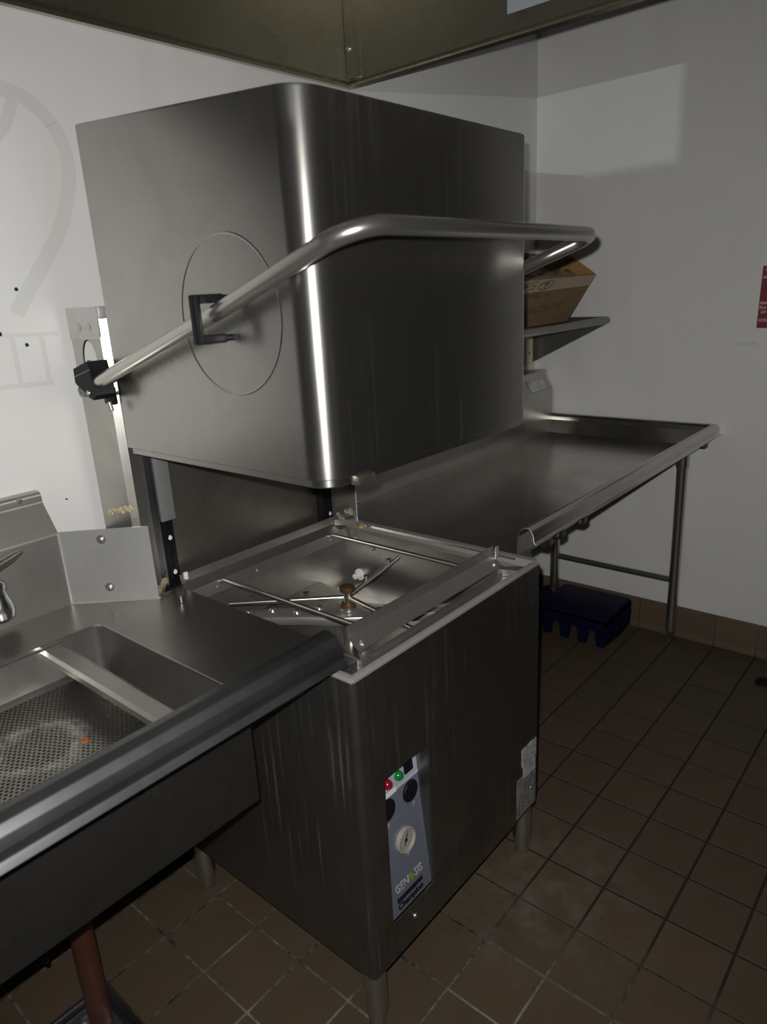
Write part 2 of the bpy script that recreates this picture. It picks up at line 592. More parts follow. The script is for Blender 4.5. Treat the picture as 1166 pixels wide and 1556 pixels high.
def bolt(name, c, axis, r, mat, parent, h=None):
    h = h or r * 0.7
    return lathe(name, [(0, 0), (r, 0), (r, h * 0.4), (r * 0.75, h * 0.85), (0, h)], c, mat, parent, axis, 12)


def torus(bm, c, R, r, axis, seg=48, rs=8, arc=1.0):
    ax = Vector(axis).normalized()
    u = ax.cross(Vector((0, 0, 1)))
    if u.length < 1e-3:
        u = Vector((1, 0, 0))
    u.normalize()
    w = ax.cross(u)
    c = Vector(c)
    rings = []
    for k in range(seg):
        a = 2 * math.pi * k / seg * arc
        d = u * math.cos(a) + w * math.sin(a)
        rings.append([bm.verts.new(c + d * (R + r * math.cos(2 * math.pi * j / rs)) + ax * r * math.sin(2 * math.pi * j / rs)) for j in range(rs)])
    for k in range(seg if arc == 1.0 else seg - 1):
        A, B = rings[k], rings[(k + 1) % seg]
        for j in range(rs):
            bm.faces.new((A[j], A[(j + 1) % rs], B[(j + 1) % rs], B[j]))


def rrect(x0, x1, y0, y1, radii, n=8):
    """counter-clockwise rounded rectangle; radii = (x0y0, x1y0, x1y1, x0y1)"""
    out = []
    for (cx, cy, r, a0) in ((x0, y0, radii[0], 180), (x1, y0, radii[1], 270), (x1, y1, radii[2], 0), (x0, y1, radii[3], 90)):
        sx = 1 if cx == x0 else -1
        sy = 1 if cy == y0 else -1
        for k in range(n + 1):
            a = math.radians(a0 + 90 * k / n)
            out.append((cx + sx * r + r * math.cos(a), cy + sy * r + r * math.sin(a)))
    return out


def plate_with_hole(bm, X0, X1, Z0, Z1, hx0, hx1, hz0, hz1, y0, y1):
    """upright sheet in the xz-plane with a rectangular opening, y0 front, y1 back"""
    xs, zs = (X0, hx0, hx1, X1), (Z0, hz0, hz1, Z1)
    F = [[bm.verts.new((x, y0, z)) for z in zs] for x in xs]
    B = [[bm.verts.new((x, y1, z)) for z in zs] for x in xs]
    for i in range(3):
        for j in range(3):
            if i == 1 and j == 1:
                continue
            bm.faces.new((F[i][j], F[i + 1][j], F[i + 1][j + 1], F[i][j + 1]))
            bm.faces.new((B[i][j], B[i][j + 1], B[i + 1][j + 1], B[i + 1][j]))
    for (a, b) in (((1, 1), (2, 1)), ((2, 1), (2, 2)), ((2, 2), (1, 2)), ((1, 2), (1, 1))):
        bm.faces.new((F[a[0]][a[1]], F[b[0]][b[1]], B[b[0]][b[1]], B[a[0]][a[1]]))
    ring = [(i, 0) for i in range(4)] + [(3, j) for j in range(1, 4)] + [(i, 3) for i in (2, 1, 0)] + [(0, j) for j in (2, 1)]
    for k in range(len(ring)):
        a, b = ring[k], ring[(k + 1) % len(ring)]
        bm.faces.new((F[a[0]][a[1]], B[a[0]][a[1]], B[b[0]][b[1]], F[b[0]][b[1]]))


def text_mesh(name, body, size, centre, xdir, ydir, mat, parent, depth=0.0004, width=None, align='CENTER', shear=0.0, bold=0.0):
    """flat lettering lying on a surface; xdir = reading direction, ydir = up of the letters"""
    cu = bpy.data.curves.new(name, 'FONT')
    cu.body = body
    cu.size = size
    cu.align_x = align
    cu.align_y = 'CENTER'
    cu.extrude = depth
    cu.shear = shear
    cu.offset = bold
    cu.resolution_u = 3
    tmp = bpy.data.objects.new(name, cu)
    COL.objects.link(tmp)
    dg = bpy.context.evaluated_depsgraph_get()
    me = bpy.data.meshes.new_from_object(tmp.evaluated_get(dg))
    bpy.data.objects.remove(tmp)
    bpy.data.curves.remove(cu)
    X, Y = Vector(xdir).normalized(), Vector(ydir).normalized()
    Z = X.cross(Y)
    sx = 1.0
    if width:
        w = max(v.co.x for v in me.vertices) - min(v.co.x for v in me.vertices)
        sx = width / w
    org = Vector(parent['org'])
    for v in me.vertices:
        v.co = Vector(centre) - org + X * v.co.x * sx + Y * v.co.y + Z * v.co.z
    me.name = name
    me.materials.clear()
    me.materials.append(mat)
    o = bpy.data.objects.new(name, me)
    COL.objects.link(o)
    o.parent = parent
    o['org'] = tuple(org)
    return o


def strokes(name, lines, r, mat, parent):
    """pen lines: list of polylines in 3-D"""
    bm = bmesh.new()
    for ln in lines:
        add_tube(bm, ln, r, 5)
    return finish(name, bm, mat, parent)


# ------------------------------------------------------------------ the room
T = 0.1524                                  # 6 inch quarry tiles
WX, WY = 1.889, 0.838                       # right wall, back wall
LX, FY, CZ = -3.2, -3.6, 2.75
struct(box('wall_back', (LX, WX + 0.1, WY, WY + 0.1, 0, CZ), M['wall'], origin=(0, WY, 0)))
RY = -0.72                                  # the right wall is cut short here so the steel mirrors darkened walls beyond
struct(box('wall_right', (WX, WX + 0.1, RY, WY, 0, CZ), M['wall'], origin=(WX, 0, 0)))
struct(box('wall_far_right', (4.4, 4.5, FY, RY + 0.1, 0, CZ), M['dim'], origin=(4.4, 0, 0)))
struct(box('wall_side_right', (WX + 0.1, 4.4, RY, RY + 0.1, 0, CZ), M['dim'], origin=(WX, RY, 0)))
bm = bmesh.new()                            # left wall with an added opening that trims the lamp's patch of light
HY_0, HY_1, HZ_0, HZ_1 = -1.415, -1.225, 1.452, 1.95
add_box(bm, LX - 0.02, LX, FY, HY_0, 0, CZ)
add_box(bm, LX - 0.02, LX, HY_1, WY + 0.1, 0, CZ)
add_box(bm, LX - 0.02, LX, HY_0, HY_1, 0, HZ_0)
add_box(bm, LX - 0.02, LX, HY_0, HY_1, HZ_1, CZ)
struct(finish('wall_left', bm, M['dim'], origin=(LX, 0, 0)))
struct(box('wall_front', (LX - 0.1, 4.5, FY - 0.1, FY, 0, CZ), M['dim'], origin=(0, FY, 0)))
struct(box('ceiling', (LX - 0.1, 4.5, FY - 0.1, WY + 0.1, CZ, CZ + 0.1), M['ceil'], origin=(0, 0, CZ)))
wall_back = bpy.data.objects['wall_back']
wall_right = bpy.data.objects['wall_right']

# floor: grout bed with every tile a piece of its own
DX0, DX1, DY0, DY1 = -0.75, -0.457, 0.33, 0.618      # opening of the floor sink
bm = bmesh.new()
add_box(bm, LX, DX0, FY, WY, -0.05, -0.0020)
add_box(bm, DX1, WX, FY, WY, -0.05, -0.0020)
add_box(bm, WX, 4.4, FY, -0.72, -0.05, -0.0020)
add_box(bm, DX0, DX1, FY, DY0, -0.05, -0.0020)
add_box(bm, DX0, DX1, DY1, WY, -0.05, -0.0020)
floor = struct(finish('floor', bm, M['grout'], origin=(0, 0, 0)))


def tile_mesh(x0, x1, y0, y1):
    bm = bmesh.new()
    add_box(bm, x0, x1, y0, y1, -0.012, 0.0, 0.0007, 1)
    me = bpy.data.meshes.new('floor_tile')
    bmesh.ops.recalc_face_normals(bm, faces=bm.faces[:])
    bm.to_mesh(me)
    bm.free()
    me.materials.append(M['tile'])
    return me


G = 0.0030
full_tile = tile_mesh(G, T - G, G, T - G)
rest = bmesh.new()
count = 0
for i in range(-21, 13):
    for j in range(-24, 6):
        x0, y0 = i * T, j * T
        x1, y1 = min(x0 + T, WX), min(y0 + T, WY)
        if x1 - x0 < 0.02 or y1 - y0 < 0.02:
            continue
        if x1 > DX0 and x0 < DX1 and y1 > DY0 and y0 < DY1:
            # tiles cut round the floor sink
            parts = []
            if x0 < DX0: parts.append((x0, DX0, y0, y1))
            if x1 > DX1: parts.append((DX1, x1, y0, y1))
            if y0 < DY0: parts.append((max(x0, DX0), min(x1, DX1), y0, DY0))
            if y1 > DY1: parts.append((max(x0, DX0), min(x1, DX1), DY1, y1))
        else:
            parts = [(x0, x1, y0, y1)]
        for (a, b, c, d) in parts:
            if b - a < 0.012 or d - c < 0.012:
                continue
            vis = (-1.05 < a and c > -0.98 and (a > -0.9 or c > 0.2)) and not (a < 0.4 and a > -0.12 and c > 0.2)
            if vis and count < 296:
                whole = abs(b - a - T) < 1e-4 and abs(d - c - T) < 1e-4
                me = full_tile if whole else tile_mesh(G, b - a - G, G, d - c - G)
                o = bpy.data.objects.new('floor_tile', me)
                COL.objects.link(o)
                o.parent = floor
                o.location = (a, c, random.uniform(-0.0006, 0.0))
                o.rotation_euler = (random.uniform(-0.003, 0.003), random.uniform(-0.003, 0.003), 0)
                count += 1
            else:
                add_box(rest, a + G, b - G, c + G, d - G, -0.012, 0.0)
far = finish('floor_tiling', rest, M['tile'], floor)
far['kind'] = 'stuff'

# tiled base along the right wall and the back wall
bb = struct(box('baseboard_right', (WX - 0.006, WX, RY, WY, 0, 0.124), M['basegrout'], origin=(WX, 0, 0)))
rest = bmesh.new()
y = WY - 0.007
k = 0
edges = [0.778 - 0.1545 * i for i in range(-1, 29)]
for i in range(len(edges) - 1):
    y1, y0 = min(edges[i], WY - 0.006), edges[i + 1]
    y0 = max(y0, RY)
    if y1 - y0 < 0.01:
        continue
    bm = bmesh.new()
    prof = [(WX - 0.004, 0.0), (WX - 0.03, 0.0), (WX - 0.024, 0.004), (WX - 0.017, 0.012), (WX - 0.014, 0.026), (WX - 0.013, 0.121), (WX - 0.010, 0.127), (WX - 0.004, 0.128)]
    A = [bm.verts.new((u, y0 + 0.0014, v)) for u, v in prof]
    B = [bm.verts.new((u, y1 - 0.0014, v)) for u, v in prof]
    for q in range(len(prof) - 1):
        bm.faces.new((A[q], A[q + 1], B[q + 1], B[q]))
    bm.faces.new(A)
    bm.faces.new(list(reversed(B)))
    finish('base_tile', bm, M['basetile'], bb)
bk = struct(box('baseboard_back', (LX, WX - 0.03, WY - 0.006, WY, 0, 0.124), M['basegrout'], origin=(0, WY, 0)))
rest = bmesh.new()
x = LX
while x < WX - 0.05:
    add_box(rest, x + 0.0014, min(x + 0.153, WX - 0.03), WY - 0.014, WY - 0.004, 0.001, 0.128)
    x += 0.1544
o = finish('base_tiling', rest, M['basetile'], bk)
o['kind'] = 'stuff'


def ribbon(name, pts, w, parent, mat, yv):
    """a flat ghost of old paint on the back wall (points x,z)"""
    bm = bmesh.new()
    P = [Vector((p[0], 0, p[1])) for p in pts]
    L, R = [], []
    for i, p in enumerate(P):
        d = (P[min(i + 1, len(P) - 1)] - P[max(i - 1, 0)]).normalized()
        nn = Vector((d.z, 0, -d.x)) * w * 0.5
        L.append(bm.verts.new((p.x - nn.x, yv, p.z - nn.z)))
        R.append(bm.verts.new((p.x + nn.x, yv, p.z + nn.z)))
    for i in range(len(P) - 1):
        bm.faces.new((L[i], L[i + 1], R[i + 1], R[i]))
    return finish(name, bm, mat, parent)


YW = WY - 0.0006
arc = [(-0.232, 1.860), (-0.177, 1.853), (-0.133, 1.826), (-0.105, 1.787), (-0.095, 1.739), (-0.102, 1.695), (-0.126, 1.630), (-0.154, 1.584), (-0.188, 1.539), (-0.228, 1.489), (-0.263, 1.441)]
arc = [(p.x, p.y) for p in fillet([(a_, b_, 0) for a_, b_ in arc], 0.2, 4)]
ribbon('paint_mark', arc, 0.030, wall_back, M['mark'], YW)
ribbon('paint_mark', [(-0.25, 1.755), (-0.212, 1.793), (-0.190, 1.838)], 0.022, wall_back, M['mark'], YW - 0.0004)
for qi, (pts, w) in enumerate((([(-0.282, 1.402), (-0.282, 1.306)], 0.010), ([(-0.222, 1.400), (-0.222, 1.298)], 0.010),
               ([(-0.30, 1.402), (-0.185, 1.398)], 0.007), ([(-0.36, 1.303), (-0.215, 1.298)], 0.010))):
    ribbon('paint_mark', pts, w, wall_back, M['mark'], YW - 0.0004 * (qi + 2))
for (x, z, r) in ((-0.253, 1.490, 0.004), (-0.254, 1.380, 0.004), (-0.235, 1.042, 0.0022)):
    lathe('screw_plug', [(0, 0.003), (r * 0.8, 0.0025), (r, 0)], (x, WY, z), M['dot'], wall_back, (0, -1, 0), 12)
tube('wall_hook', [(-0.36, WY - 0.004, 1.4075), (-0.302, WY - 0.004, 1.4055)], 0.0042, M['dot'], wall_back, 8)
bm = bmesh.new()
for (y, z, dy, dz) in ((-0.125, 0.735, 0.025, 0.0008), (0.0, 1.195, 0.04, 0.006)):
    add_box(bm, WX - 0.0006, WX, y - dy, y + dy, z - dz, z + dz)
finish('scuff_mark', bm, M['mark'], wall_right)

# ------------------------------------------------------------------ hood-type dishwasher
DW = thing('dishwasher', (0.148, 0.36, 0.0), 'stainless steel commercial hood dishwasher with its big square hood raised', 'dishwasher')
X0, X1, Y0, Y1, ZB, ZT = -0.173, 0.469, 0.046, 0.679, 0.15, 0.824
# left side sheet with its rounded front corner
CR = 0.014
out = [(X0, Y1), (X0, Y0 + CR)] + [(X0 + CR - CR * math.cos(a), Y0 + CR - CR * math.sin(a)) for a in [math.pi / 2 * k / 8 for k in range(1, 9)]] + [(X0 + 0.03, Y0)]
sheet('side_panel', 'z', out, 0.002, ZB, ZT - 0.004, M['corner'], DW)
prism('side_panel', 'z', [(X1 + 0.010, Y0 + 0.012), (X1 + 0.012, Y0 + 0.014), (X1 + 0.012, Y1), (X1 + 0.010, Y1)], ZB, ZT - 0.016, M['side'], DW)
prism('back_sheet', 'z', [(X0, Y1 - 0.002), (X1 + 0.01, Y1 - 0.002), (X1 + 0.01, Y1), (X0, Y1)], ZB, ZT - 0.01, M['side'], DW)
bm = bmesh.new()
plate_with_hole(bm, X0 + 0.03, X1, ZB, ZT - 0.004, -0.108, 0.0275, 0.240, 0.584, Y0, Y0 + 0.003)
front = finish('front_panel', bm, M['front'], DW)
bolt('panel_screw', (-0.041, Y0, 0.207), (0, -1, 0), 0.006, M['bolt'], front)
# dark strip seen past the right edge of the front panel
prism('edge_strip', 'y', rrect(X1 - 0.002, X1 + 0.0125, ZB + 0.012, ZT - 0.004, (0.002, 0.002, 0.012, 0.002), 5), Y0 + 0.004, Y0 + 0.012, M['darkstrip'], DW)
box('base_pan', (X0 + 0.004, X1 + 0.008, Y0 + 0.004, Y1 - 0.003, ZB, ZB + 0.004), M['side'], DW)
# scaled top rim: front ledge, left return, right curb
prism('top_rim', 'x', [(Y0 - 0.001, ZT - 0.007), (Y0 - 0.001, ZT - 0.002), (Y0 + 0.002, ZT), (Y0 + 0.013, ZT), (Y0 + 0.016, ZT - 0.003), (Y0 + 0.016, ZT - 0.020), (Y0 + 0.013, ZT - 0.020), (Y0 + 0.012, ZT - 0.004), (Y0 + 0.003, ZT - 0.004), (Y0 + 0.003, ZT - 0.007)],
      X0 + 0.004, X1 + 0.002, M['rim'], DW)
box('top_rim', (X0 - 0.001, X0 + 0.016, Y0 + 0.0005, Y1, ZT - 0.008, ZT - 0.0004), M['rim'], DW, 0.002)
sheet('top_rim', 'y', [(X1 + 0.011, ZT - 0.03), (X1 + 0.011, ZT + 0.002), (X1 - 0.006, ZT + 0.002), (X1 - 0.020, ZT - 0.010), (X1 - 0.034, ZT - 0.012)], 0.002, Y0 + 0.01, Y1 - 0.03, M['rim'], DW)
# tank
TX0, TX1, TY0, TY1, TZ = -0.105, 0.43, 0.095, 0.635, 0.63
tank_prof = [(TX0, ZT - 0.004), (TX0, TZ + 0.0), (TX1, TZ), (TX1, ZT - 0.012)]
bm = bmesh.new()
add_prism(bm, 'y', offset_sheet(tank_prof, -0.0015), TY0, TY1)
for yy in (TY0, TY1):
    add_box(bm, TX0, TX1, yy - 0.0008, yy + 0.0008, TZ, ZT - 0.008)
add_box(bm, TX0 - 0.055, TX0 + 0.001, TY0, TY1, ZT - 0.008, ZT - 0.005)
add_box(bm, TX0 - 0.055, TX1 + 0.02, Y0 + 0.012, TY0 + 0.001, ZT - 0.022, ZT - 0.019)
add_box(bm, TX0 - 0.055, TX1 + 0.03, TY1 - 0.001, Y1 - 0.003, ZT - 0.008, ZT - 0.005)
tank = finish('wash_tank', bm, M['tank'], DW)
lathe('tank_plug', [(0.017, 0), (0.017, 0.004), (0.0105, 0.005), (0.0105, 0.012), (0.008, 0.013), (0.008, 0.024), (0, 0.026)], (TX1 - 0.001, 0.583, 0.686), M['white'], tank, (-1, 0, 0), 16)
for (yy, zz) in ((0.60, 0.79), (0.53, 0.775)):
    bolt('tank_bolt', (TX1 - 0.001, yy, zz), (-1, 0, 0), 0.008, M['bolt'], tank)
# sloped scrap screen in the tank
bm = bmesh.new()
add_prism(bm, 'x', [(TY0 + 0.002, 0.70), (0.27, 0.665), (0.45, 0.665), (TY1 - 0.002, 0.69), (TY1 - 0.002, 0.687), (0.45, 0.662), (0.27, 0.662), (TY0 + 0.002, 0.697)], TX0 + 0.004, TX1 - 0.11)
finish('scrap_screen', bm, M['panel'], DW)
# rack guides
sheet('front_rack_guide', 'x', [(0.125, 0.870), (0.127, 0.846), (0.102, 0.825)], 0.0022, -0.092, 0.400, M['rail'], DW)
prism('guide_end', 'y', [(0.4, 0.868), (0.412, 0.868), (0.414, 0.850), (0.40, 0.838)], 0.118, 0.1205, M['plate'], DW)
prism('guide_bracket', 'z', [(0.385, 0.105), (0.405, 0.105), (0.432, 0.062), (0.40, 0.062)], 0.806, 0.822, M['rail'], DW)
prism('guide_bracket', 'z', [(-0.094, 0.105), (-0.074, 0.105), (-0.09, 0.066), (-0.118, 0.066)], 0.806, 0.822, M['rail'], DW)
for xx in (-0.072, 0.383):
    bolt('guide_bolt', (xx, 0.111, 0.832), (0, -0.79, 0.61), 0.007, M['bolt'], DW)
sheet('rear_rack_guide', 'x', [(0.652, 0.852), (0.648, 0.832), (0.622, 0.818), (0.618, 0.79)], -0.0022, -0.098, 0.424, M['rail'], DW)
for xx in (-0.02, 0.10, 0.36):
    bolt('guide_bolt', (xx, 0.618, 0.803), (0, -1, 0), 0.0055, M['bolt'], DW)
# corner tabs of the rear guide
for (a, b) in (((-0.096, 0.632), (-0.160, 0.556)), ((0.400, 0.64), (0.432, 0.585))):
    bm = bmesh.new()
    d = Vector((b[0] - a[0], b[1] - a[1])).normalized()
    nrm = Vector((-d.y, d.x)) * 0.0015
    poly = [(a[0] + nrm.x, a[1] + nrm.y), (a[0] - nrm.x, a[1] - nrm.y), (b[0] - nrm.x, b[1] - nrm.y), (b[0] + nrm.x, b[1] + nrm.y)]
    add_prism(bm, 'z', poly, 0.831, 0.847)
    finish('guide_tab', bm, M['rail'], DW)
box('white_clip', (-0.094, -0.084, 0.636, 0.642, 0.842, 0.860), M['white'], DW, 0.001)
lathe('scale_spot', [(0.007, 0), (0.0075, 0.004), (0.004, 0.007), (0, 0.008)], (0.441, 0.578, 0.822), M['goldspot'], DW, (0, 0, 1), 12)
# two cross rods carrying the rack
for xx in (-0.011, 0.356):
    tube('rack_rod', fillet([(xx, 0.630, 0.808), (xx, 0.606, 0.821), (xx, 0.14, 0.821), (xx, 0.118, 0.828)], 0.02, 4), 0.0055, M['leg'], DW, 10)
# wash and rinse arms
CX, CY = 0.148, 0.36
sp = lathe('arm_spindle', [(0.0, 0.655), (0.024, 0.655), (0.021, 0.70), (0.013, 0.715), (0.013, 0.745), (0.020, 0.748), (0.020, 0.755), (0.0105, 0.757), (0.0105, 0.792), (0.016, 0.794), (0.0175, 0.798), (0.0165, 0.804), (0.010, 0.807), (0.0, 0.807)], (CX, CY, 0), M['tube'], DW)
lathe('rust_ring', [(0.011, 0.7925), (0.017, 0.7935), (0.0185, 0.7975), (0.0172, 0.8045), (0.010, 0.8078), (0.0, 0.808)], (CX, CY, 0), M['rust'], DW)
lathe('rust_ring', [(0.0105, 0.7555), (0.0160, 0.7558), (0.0172, 0.760), (0.0150, 0.7655), (0.0105, 0.7665)], (CX, CY, 0), M['rust'], DW)
d = Vector((-0.205, 0.262)).normalized()
n2 = Vector((-d.y, d.x))
L = 0.258
half = [(-L, 0.012), (-L + 0.012, 0.022), (-0.10, 0.030), (-0.04, 0.040), (0.04, 0.040), (0.10, 0.030), (L - 0.012, 0.022), (L, 0.012)]
ol = [(CX + d.x * s + n2.x * w, CY + d.y * s + n2.y * w) for s, w in half] + [(CX + d.x * s - n2.x * w, CY + d.y * s - n2.y * w) for s, w in reversed(half)]
bm = bmesh.new()
add_prism(bm, 'z', ol, 0.722, 0.745)
es = [e for e in bm.edges if abs(e.verts[0].co.z - e.verts[1].co.z) < 1e-5 and len([f for f in e.link_faces]) == 2 and abs(e.calc_face_angle(0)) > 0.5]
bmesh.ops.bevel(bm, geom=es, offset=0.006, segments=2, affect='EDGES', profile=0.5)
arm = finish('wash_arm', bm, M['arm'], DW)
for s, w in ((-0.238, 0.0), (-0.180, 0.008), (-0.12, -0.006), (-0.07, 0.01), (0.07, -0.01), (0.12, 0.006), (0.180, -0.008), (0.236, 0.0)):
    lathe('nozzle', [(0.011, 0), (0.010, 0.004), (0.006, 0.009), (0, 0.010)], (CX + d.x * s + n2.x * w, CY + d.y * s + n2.y * w, 0.744), M['tube'], arm, (0, 0, 1), 10)
for ang, L3, rr in ((132.8, 0.272, 0.0052), (12.2, 0.256, 0.0062), (258.5, 0.258, 0.0062)):
    a = math.radians(ang)
    e = (CX + math.cos(a) * L3, CY + math.sin(a) * L3, 0.781)
    ra = tube('rinse_arm', [(CX + math.cos(a) * 0.008, CY + math.sin(a) * 0.008, 0.778), e], rr, M['leg'], DW, 10)
    for f in ((0.35, 0.8) if ang != 258.5 else (1.0,)):
        px, py = CX + math.cos(a) * L3 * f, CY + math.sin(a) * L3 * f
        lathe('nozzle', [(0.004, 0), (0.004, 0.010), (0.007, 0.012), (0.007, 0.017), (0, 0.018)], (px, py, 0.780), M['tube'], ra, (0, 0, 1), 10)
# rear wall between the posts and the slide rails
box('rear_splash_panel', (-0.090, 0.385, 0.684, 0.687, 0.80, 1.50), M['panel'], DW)
for (a, b) in ((-0.128, -0.084), (0.378, 0.424)):
    prism('slide_rail', 'z', [(a, 0.684), (a, 0.660), (a + 0.006, 0.657), (a + 0.009, 0.666), (b - 0.016, 0.666), (b - 0.013, 0.669), (b, 0.669), (b, 0.688), (a, 0.688)], 0.822, 1.48, M['blackrail'], DW)
    for zz in (0.857, 0.940):
        bolt('rail_bolt', (b - 0.013, 0.669, zz), (0, -1, 0), 0.0062, M['white'], DW)
box('rail_cover', (-0.119, -0.083, 0.652, 0.663, 0.985, 1.47), M['grey'], DW, 0.002)
# left upright post, its front corner folded at 45 degrees
post = sheet('upright_post', 'z', [(-0.129, 0.700), (-0.129, 0.680), (-0.157, 0.680), (-0.170, 0.687), (-0.170, 0.806)], 0.003, 0.80, 1.443, M['post'], DW)
# the oval cut-out is a real hole in the side of the post
bm = bmesh.new()
cut_c = (0.745, 1.366)
ov = [(0.742 + 0.029 * math.cos(2 * math.pi * k / 28), 1.338 + 0.046 * math.sin(2 * math.pi * k / 28)) for k in range(28)]
add_prism(bm, 'x', ov, -0.19, -0.15)
cutter_me = bpy.data.meshes.new('cutter')
bmesh.ops.recalc_face_normals(bm, faces=bm.faces[:])
bmesh.ops.translate(bm, verts=bm.verts[:], vec=-Vector(DW['org']))
bm.to_mesh(cutter_me)
bm.free()
cutter = bpy.data.objects.new('cutter', cutter_me)
COL.objects.link(cutter)
cutter.location = DW.location
bpy.context.view_layer.update()
md = post.modifiers.new('oval', 'BOOLEAN')
md.operation = 'DIFFERENCE'
md.object = cutter
md.solver = 'EXACT'
bpy.context.view_layer.update()
me = bpy.data.meshes.new_from_object(post.evaluated_get(bpy.context.evaluated_depsgraph_get()))
post.modifiers.clear()
post.data = me
bpy.data.objects.remove(cutter)
prism('post_cap', 'x', rrect(0.684, 0.810, 1.385, 1.448, (0.006, 0.002, 0.002, 0.002), 3), -0.1735, -0.1695, M['plate'], DW)
box('post_cap', (-0.1735, -0.135, 0.676, 0.684, 1.424, 1.448), M['plate'], DW, 0.002)
for yy in (0.764, 0.722):
    lathe('cap_screw', [(0.0, 0.0012), (0.004, 0.0012), (0.0075, 0.0005), (0.008, 0)], (-0.1735, yy, 1.408), M['bolt'], DW, (-1, 0, 0), 14)
for (yy, zz) in ((0.758, 1.140), (0.716, 1.138), (0.762, 1.272)):
    lathe('post_screw', [(0.0, 0.001), (0.005, 0.001), (0.006, 0)], (-0.170, yy, zz), M['bolt'], DW, (-1, 0, 0), 14)
for zz in (1.315, 1.275):
    bolt('post_bolt', (-0.158, 0.680, zz), (0, -1, 0), 0.005, M['bolt'], DW)
bm = bmesh.new()
random.seed(3)
for k in range(14):
    f = k / 13
    c = Vector((-0.172, 0.775 - 0.098 * f, 1.004 + 0.024 * f + random.uniform(-0.004, 0.004)))
    add_lathe(bm, [(0, -0.004), (0.0075 + random.uniform(-0.003, 0.002), 0), (0.006, 0.004), (0, 0.007)], c, (-1, random.uniform(-.4, .4), random.uniform(-.4, .4)), 8)
finish('caulk_blob', bm, M['caulk'], DW)
# right upright post
sheet('upright_post', 'z', [(0.526, 0.806), (0.526, 0.676), (0.426, 0.676), (0.426, 0.700)], 0.003, 0.80, 1.443, M['post'], DW)
bm = bmesh.new()
random.seed(5)
for k in range(16):
    add_lathe(bm, [(0, -0.002), (random.uniform(0.004, 0.010), 0), (0.004, 0.0015), (0, 0.002)],
              (random.uniform(0.435, 0.49), random.uniform(0.650, 0.672), random.uniform(0.823, 0.848)), (random.uniform(-.3, .3), -1, 0.3), 7)
finish('limescale_crust', bm, M['scale'], DW)
bm = bmesh.new()
for k in range(10):
    add_lathe(bm, [(0, -0.002), (random.uniform(0.004, 0.009), 0), (0.004, 0.0012), (0, 0.0018)],
              (random.uniform(-0.168, -0.140), random.uniform(0.635, 0.672), random.uniform(0.832, 0.860)), (random.uniform(-.3, .3), -1, 0.3), 7)
finish('limescale_crust', bm, M['crust'], DW)

# raised hood
HX0, HX1, HY0, HY1, HZ0 = -0.173, 0.440, 0.064, 0.652, 1.165


def hood_top(y):
    return 1.721 + (y - HY0) * (1.768 - 1.721) / (HY1 - HY0)


bm = bmesh.new()
R4 = (0.050, 0.016, 0.006, 0.006)


def ring(inset, zf):
    rr = tuple(max(r - inset, 0.001) for r in R4)
    return [bm.verts.new((x, y, zf(y))) for x, y in rrect(HX0 + inset, HX1 - inset, HY0 + inset, HY1 - inset, rr, 10)]


rings = [ring(0.020, lambda y: hood_top(y) - 0.03), ring(0.020, lambda y: HZ0 - 0.012), ring(0.010, lambda y: HZ0 - 0.015), ring(0.0075, lambda y: HZ0 - 0.013), ring(0.0075, lambda y: HZ0 - 0.0005), ring(0.001, lambda y: HZ0),
         ring(0.0, lambda y: HZ0 + 0.001), ring(0.0, lambda y: hood_top(y) - 0.005), ring(0.0015, lambda y: hood_top(y) - 0.0015), ring(0.005, lambda y: hood_top(y))]
for a, b in zip(rings, rings[1:]):
    for k in range(len(a)):
        k2 = (k + 1) % len(a)
        bm.faces.new((a[k], a[k2], b[k2], b[k]))
bm.faces.new(list(reversed(rings[0])))
bm.faces.new(rings[-1])
hood = finish('hood', bm, M['hood'], DW, angle=40)
bm = bmesh.new()
torus(bm, (HX0 + 0.0036, 0.263, 1.421), 0.127, 0.0045, (1, 0, 0), 72, 8)
finish('embossed_ring', bm, M['hood'], hood)
box('hood_catch', (-0.105, -0.062, HY0 - 0.001, HY0 + 0.018, HZ0 - 0.020, HZ0 - 0.004), M['panel'], hood, 0.003)
# handle: one bent tube round three sides
hp = [(-0.206, 0.672, 1.300), (-0.206, 0.235, 1.433), (-0.206, -0.058, 1.530), (0.497, -0.058, 1.530), (0.497, 0.235, 1.433), (0.497, 0.672, 1.300)]
tube('handle', fillet(hp, [0.08, 0.062, 0.045, 0.08], 12), 0.0135, M['tube'], DW, 18)
# black U guides on both sides of the hood
for sgn, xs in ((-1, HX0), (1, HX1)):
    xo = xs + sgn * 0.058
    bm = bmesh.new()
    for zz in (1.450, 1.388):
        add_box(bm, min(xs + sgn * 0.013, xo), max(xs + sgn * 0.013, xo), 0.254, 0.270, zz - 0.007, zz + 0.007, 0.0025)
    add_box(bm, min(xo, xo + sgn * 0.012), max(xo, xo + sgn * 0.012), 0.254, 0.270, 1.381, 1.457, 0.003)
    gd = finish('handle_guide', bm, M['black'], DW)
    for zz in (1.450, 1.388):
        tube('guide_stud', [(xs - sgn * 0.001, 0.262, zz), (xs + sgn * 0.0132, 0.262, zz)], 0.0055, M['black'], gd, 10)
